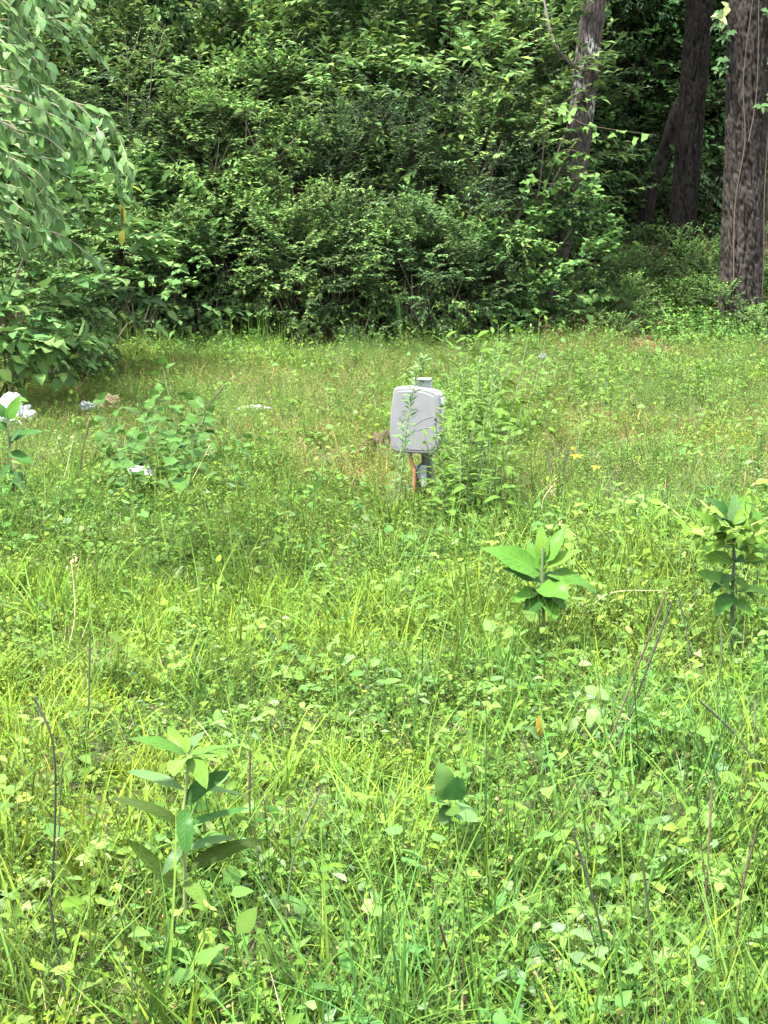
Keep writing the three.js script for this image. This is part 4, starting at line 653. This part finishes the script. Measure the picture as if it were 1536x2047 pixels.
/* ------------------------------------------------ the grey utility box on its post */
{
  const B = onGround(836, 1004), d = -B.z, k = d / F * 1.005, t = thing('utility_box', 'grey plastic utility box on a post with an orange conduit in the meadow', 'utility box', B, null, -0.3), mm = (c, o = {}) => new THREE.MeshPhysicalMaterial({ color: new THREE.Color().setRGB(...c), roughness: 0.55, ...o });
  const dust = dataTex(256, 256, (u, v) => { const q = 0.9 + 0.07 * fbm(u * 5, v * 5) + 0.03 * fbm(u * 40, v * 12) - 0.05 * sstep(0.5, 0.9, fbm(u * 9 + 3, v * 3) + 0.35); return [q, q, q * 0.99]; }, true);
  const grey = mm([0.16, 0.163, 0.178], { map: dust, roughness: 0.5 }), grey2 = mm([0.26, 0.275, 0.285]), green = mm([0.23, 0.28, 0.255], { map: dust, roughness: 0.6 }), black = mm([0.012, 0.012, 0.014]), seam = mm([0.08, 0.082, 0.09]), orange = mm([0.26, 0.095, 0.04], { roughness: 0.45 }), steel = mm([0.17, 0.185, 0.18], { roughness: 0.6 });
  const w = 100 * k / 2 * 1.02, h = 132 * k, y0 = 103 * k;
  const outline = (i) => { const s = new THREE.Shape(), a = w - i, bow = 0.012; // bowed sides, round corners, sloping top
    s.moveTo(-a + 0.05, y0 + i); s.quadraticCurveTo(-a + 0.006, y0 + i + 0.004, -a, y0 + 0.055); s.bezierCurveTo(-a - bow, y0 + h * 0.35, -a - 0.002, y0 + h * 0.7, -a + 0.016, y0 + h - 0.03); s.quadraticCurveTo(-a + 0.018, y0 + h - i, -a + 0.045, y0 + h - i); s.bezierCurveTo(-a * 0.3, y0 + h - i + 0.008, a * 0.4, y0 + h - i + 0.004, a - 0.05, y0 + h - i - 0.012); s.quadraticCurveTo(a - 0.014, y0 + h - i - 0.02, a - 0.01, y0 + h - 0.055); s.bezierCurveTo(a + 0.006, y0 + h * 0.6, a + 0.008, y0 + h * 0.3, a - 0.004, y0 + 0.06); s.quadraticCurveTo(a - 0.012, y0 + i, a - 0.065, y0 + i); s.lineTo(-a + 0.05, y0 + i); return s; };
  const ex = (sh, depth, bev, z) => { const g = new THREE.ExtrudeGeometry(sh, { depth: depth - 2 * bev, bevelEnabled: true, bevelThickness: bev, bevelSize: bev, bevelOffset: -bev, bevelSegments: 5, curveSegments: 14 }); g.translate(0, 0, z + bev); g.computeVertexNormals(); const u = g.attributes.uv; for (let i = 0; i < u.count; i++) u.setXY(i, u.getX(i) * 3, u.getY(i) * 3); return g; };
  part(t, 'cover', ex(outline(0), 0.055, 0.014, 0.02), grey);
  part(t, 'back_box', ex(outline(0.007), 0.075, 0.006, -0.058), grey2);
  const door = new THREE.Shape(); { const i = 0.022, q = outline(i).getPoints(12); door.setFromPoints(q); }
  const face = ex(door, 0.01, 0.004, 0.068); part(t, 'front_panel', face, grey);
  const fz = 0.0785, FX = (px) => (px - 836) * k * 1.03, FY = (py) => y0 + (900 - py) * k;
  const disc = (x, y, r, nm) => { const g = new THREE.CylinderGeometry(r, r * 0.85, 0.006, 20); g.rotateX(Math.PI / 2); const m = part(t, nm, g, black); m.position.set(FX(x) - 0.008, FY(y), fz - 0.001); };
  disc(880, 829, 0.0085, 'lock'); disc(879, 838, 0.0048, 'lock');
  for (const px of [[[838, 843], [850, 834], [864, 827], [877, 823]], [[843, 854], [856, 848], [868, 846], [881, 845]]]) part(t, 'seam', new THREE.TubeGeometry(new THREE.CatmullRomCurve3(px.map(([x, y]) => V(FX(x) - 0.008, FY(y), fz - 0.0012))), 24, 0.0024, 8), seam);
  for (const y of [795, 832, 866]) { const g = new RoundedBoxGeometry(0.016, 0.05, 0.03, 3, 0.005), m = part(t, 'latch', g, grey2); m.position.set(w + 0.004, FY(y), 0.012); }
  { const g = new RoundedBoxGeometry(0.11, 0.07, 0.012, 3, 0.004), m = part(t, 'top_bracket', g, green); m.position.set(0.02, y0 + h + 0.016, -0.035); const lip = part(t, 'bracket_lip', new RoundedBoxGeometry(0.11, 0.012, 0.05, 3, 0.004), green); lip.position.set(0.02, y0 + h + 0.045, -0.015); const hk = part(t, 'bracket_hook', new THREE.TorusGeometry(0.012, 0.0035, 8, 18, Math.PI * 1.4), seam); hk.position.set(0.01, y0 + h + 0.018, -0.025); }
  { const s = new THREE.Shape(); s.moveTo(-0.035, -0.02); s.lineTo(0.035, -0.02); s.lineTo(0.035, 0.02); s.lineTo(0.029, 0.02); s.lineTo(0.029, -0.013); s.lineTo(-0.029, -0.013); s.lineTo(-0.029, 0.02); s.lineTo(-0.035, 0.02); const g = new THREE.ExtrudeGeometry(s, { depth: y0 + h * 0.95, bevelEnabled: false }); g.rotateX(-Math.PI / 2); const m = part(t, 'post', g, steel); m.position.set(0.035, -0.05, -0.085); m.rotation.y = Math.PI; }
  { const g = new RoundedBoxGeometry(0.09, 0.135, 0.02, 3, 0.006); const m = part(t, 'shield_plate', g, green); m.position.set(0.012, 0.165, 0.012); m.rotation.z = 0.05; }
  part(t, 'conduit', new THREE.TubeGeometry(new THREE.CatmullRomCurve3([V(-0.048, y0 + 0.02, -0.01), V(-0.045, y0 - 0.03, 0.012), V(-0.018, y0 - 0.1, 0.03), V(-0.008, 0.16, 0.034), V(-0.012, 0.08, 0.026), V(-0.008, -0.05, 0.01)]), 40, 0.0125, 12), orange);
  part(t, 'cable', new THREE.TubeGeometry(new THREE.CatmullRomCurve3([V(0.02, y0 + 0.02, -0.02), V(0.03, y0 - 0.06, 0.0), V(0.0, y0 - 0.1, 0.045), V(0.02, 0.1, 0.03), V(0.03, -0.03, 0.02)]), 30, 0.005, 8), black);
}
/* ------------------------------------------------ litter */
function lump(name, label, cat, px, size, c, o = {}) {
  const B = onGround(...px), g = new THREE.IcosahedronGeometry(1, o.detail ?? 14), p = g.attributes.position, s0 = o.seed ?? 1, q = V(0, 0, 0);
  for (let i = 0; i < p.count; i++) { q.fromBufferAttribute(p, i); const n = q.clone(), k = 1 + (o.rough ?? 0.5) * (Math.abs(noise(n.x * 2 + s0, n.y * 2, n.z * 2)) - 0.2) + 0.28 * (o.rough ?? 0.5) * Math.abs(noise(n.x * 6 + s0, n.y * 6, n.z * 6)); q.multiplyScalar(k); p.setXYZ(i, q.x * size[0], Math.max(-0.2 * size[1], q.y * size[1]), q.z * size[2]); }
  g.computeVertexNormals(); const m = new THREE.Mesh(g, new THREE.MeshPhysicalMaterial({ color: new THREE.Color().setRGB(...c), roughness: o.rough2 ?? 0.5, transmission: o.through ?? 0, thickness: 0 })); m.name = numbered(name); m.position.copy(B).add(V(0, size[1] * 0.2 + (o.lift ?? 0), 0)); m.rotation.y = o.turn ?? 0; m.castShadow = m.receiveShadow = true; scene.add(m); tag(m, label, cat); return m;
}
lump('plastic_bag', 'white crumpled plastic bag in the grass at the left edge', 'bag', [14, 858], [0.17, 0.17, 0.15], [0.5, 0.51, 0.54], { rough: 1.2, seed: 3, detail: 18 });
lump('paper_scrap', 'crumpled tan paper lying by the left shrubs', 'paper', [216, 830], [0.10, 0.08, 0.07], [0.34, 0.25, 0.14], { rough: 1.0, seed: 7, lift: 0.07 });
lump('plastic_scrap', 'bluish white plastic scrap beside the tan paper', 'litter', [174, 832], [0.07, 0.05, 0.05], [0.4, 0.43, 0.46], { rough: 0.9, seed: 11, lift: 0.06 });
lump('plastic_scrap', 'white strip of plastic lying in the grass left of the box', 'litter', [510, 824], [0.11, 0.02, 0.04], [0.42, 0.45, 0.42], { rough: 1.2, seed: 15, lift: 0.03 });
lump('plastic_scrap', 'white plastic scrap low among the heart-leaved weeds', 'litter', [285, 976], [0.085, 0.04, 0.04], [0.42, 0.44, 0.42], { rough: 0.8, seed: 19, lift: 0.09, turn: -0.4 });
lump('stone', 'pale grey stone beside the dug earth left of the box', 'stone', [768, 890], [0.03, 0.03, 0.03], [0.4, 0.4, 0.41], { rough: 0.5, seed: 23, rough2: 0.9, lift: 0.06 });
lump('earth_mound', 'small heap of dug red-brown earth left of the box', 'earth heap', [757, 912], [0.11, 0.09, 0.08], [0.05, 0.03, 0.022], { lift: 0.03, rough: 1.3, seed: 27, rough2: 1, detail: 20 });
{
  const B = onGround(102, 858), t = thing('black_stick', 'short black stick lying beside the white bag', 'stick', B), b = new Build(); b.tube([V(-0.07, 0.05, 0.03), V(0, 0.06, 0), V(0.08, 0.055, -0.02)], 0.012, 0.01, 8, [0.02, 0.02, 0.022]); part(t, 'rod', b.geo(), M.stem);
  const C0 = onGround(1088, 742), cup = new THREE.LatheGeometry([[0, 0], [0.03, 0], [0.033, 0.004], [0.04, 0.1], [0.044, 0.105], [0.04, 0.108], [0.037, 0.1], [0.031, 0.01], [0, 0.008]].map((p) => new THREE.Vector2(...p)), 28), m = new THREE.Mesh(cup, new THREE.MeshPhysicalMaterial({ color: new THREE.Color().setRGB(0.24, 0.24, 0.33), roughness: 0.5, side: THREE.DoubleSide })); m.name = 'plastic_cup'; m.position.copy(C0).add(V(0, 0.08, 0)); m.rotation.set(0.3, 0, 0.25); m.castShadow = m.receiveShadow = true; tag(m, 'grey-violet plastic cup in the grass near the far edge of the meadow', 'cup'); scene.add(m);
}

{ // things that share a description are told apart by their order across the picture
  const ORD = ['leftmost', 'second from left', 'third from left', 'fourth from left', 'fifth from left', 'sixth from left', 'seventh from left', 'eighth from left', 'ninth from left', 'tenth from left', 'eleventh from left', 'twelfth from left', 'thirteenth from left', 'fourteenth from left'], by = {};
  for (const o of scene.children) if (o.userData.group) (by[o.userData.label] ??= []).push(o);
  for (const [label, list] of Object.entries(by)) {
    if (list.length < 2 || list.length > 14 || label.split(' ').length > 14) continue;
    list.map((o) => [o.position.clone().project(camera).x, o]).sort((a, b) => a[0] - b[0]).forEach(([, o], i) => { o.userData.label = `${label}, ${i === list.length - 1 ? 'rightmost' : ORD[i]}`; });
  }
}
renderer.render(scene, camera);
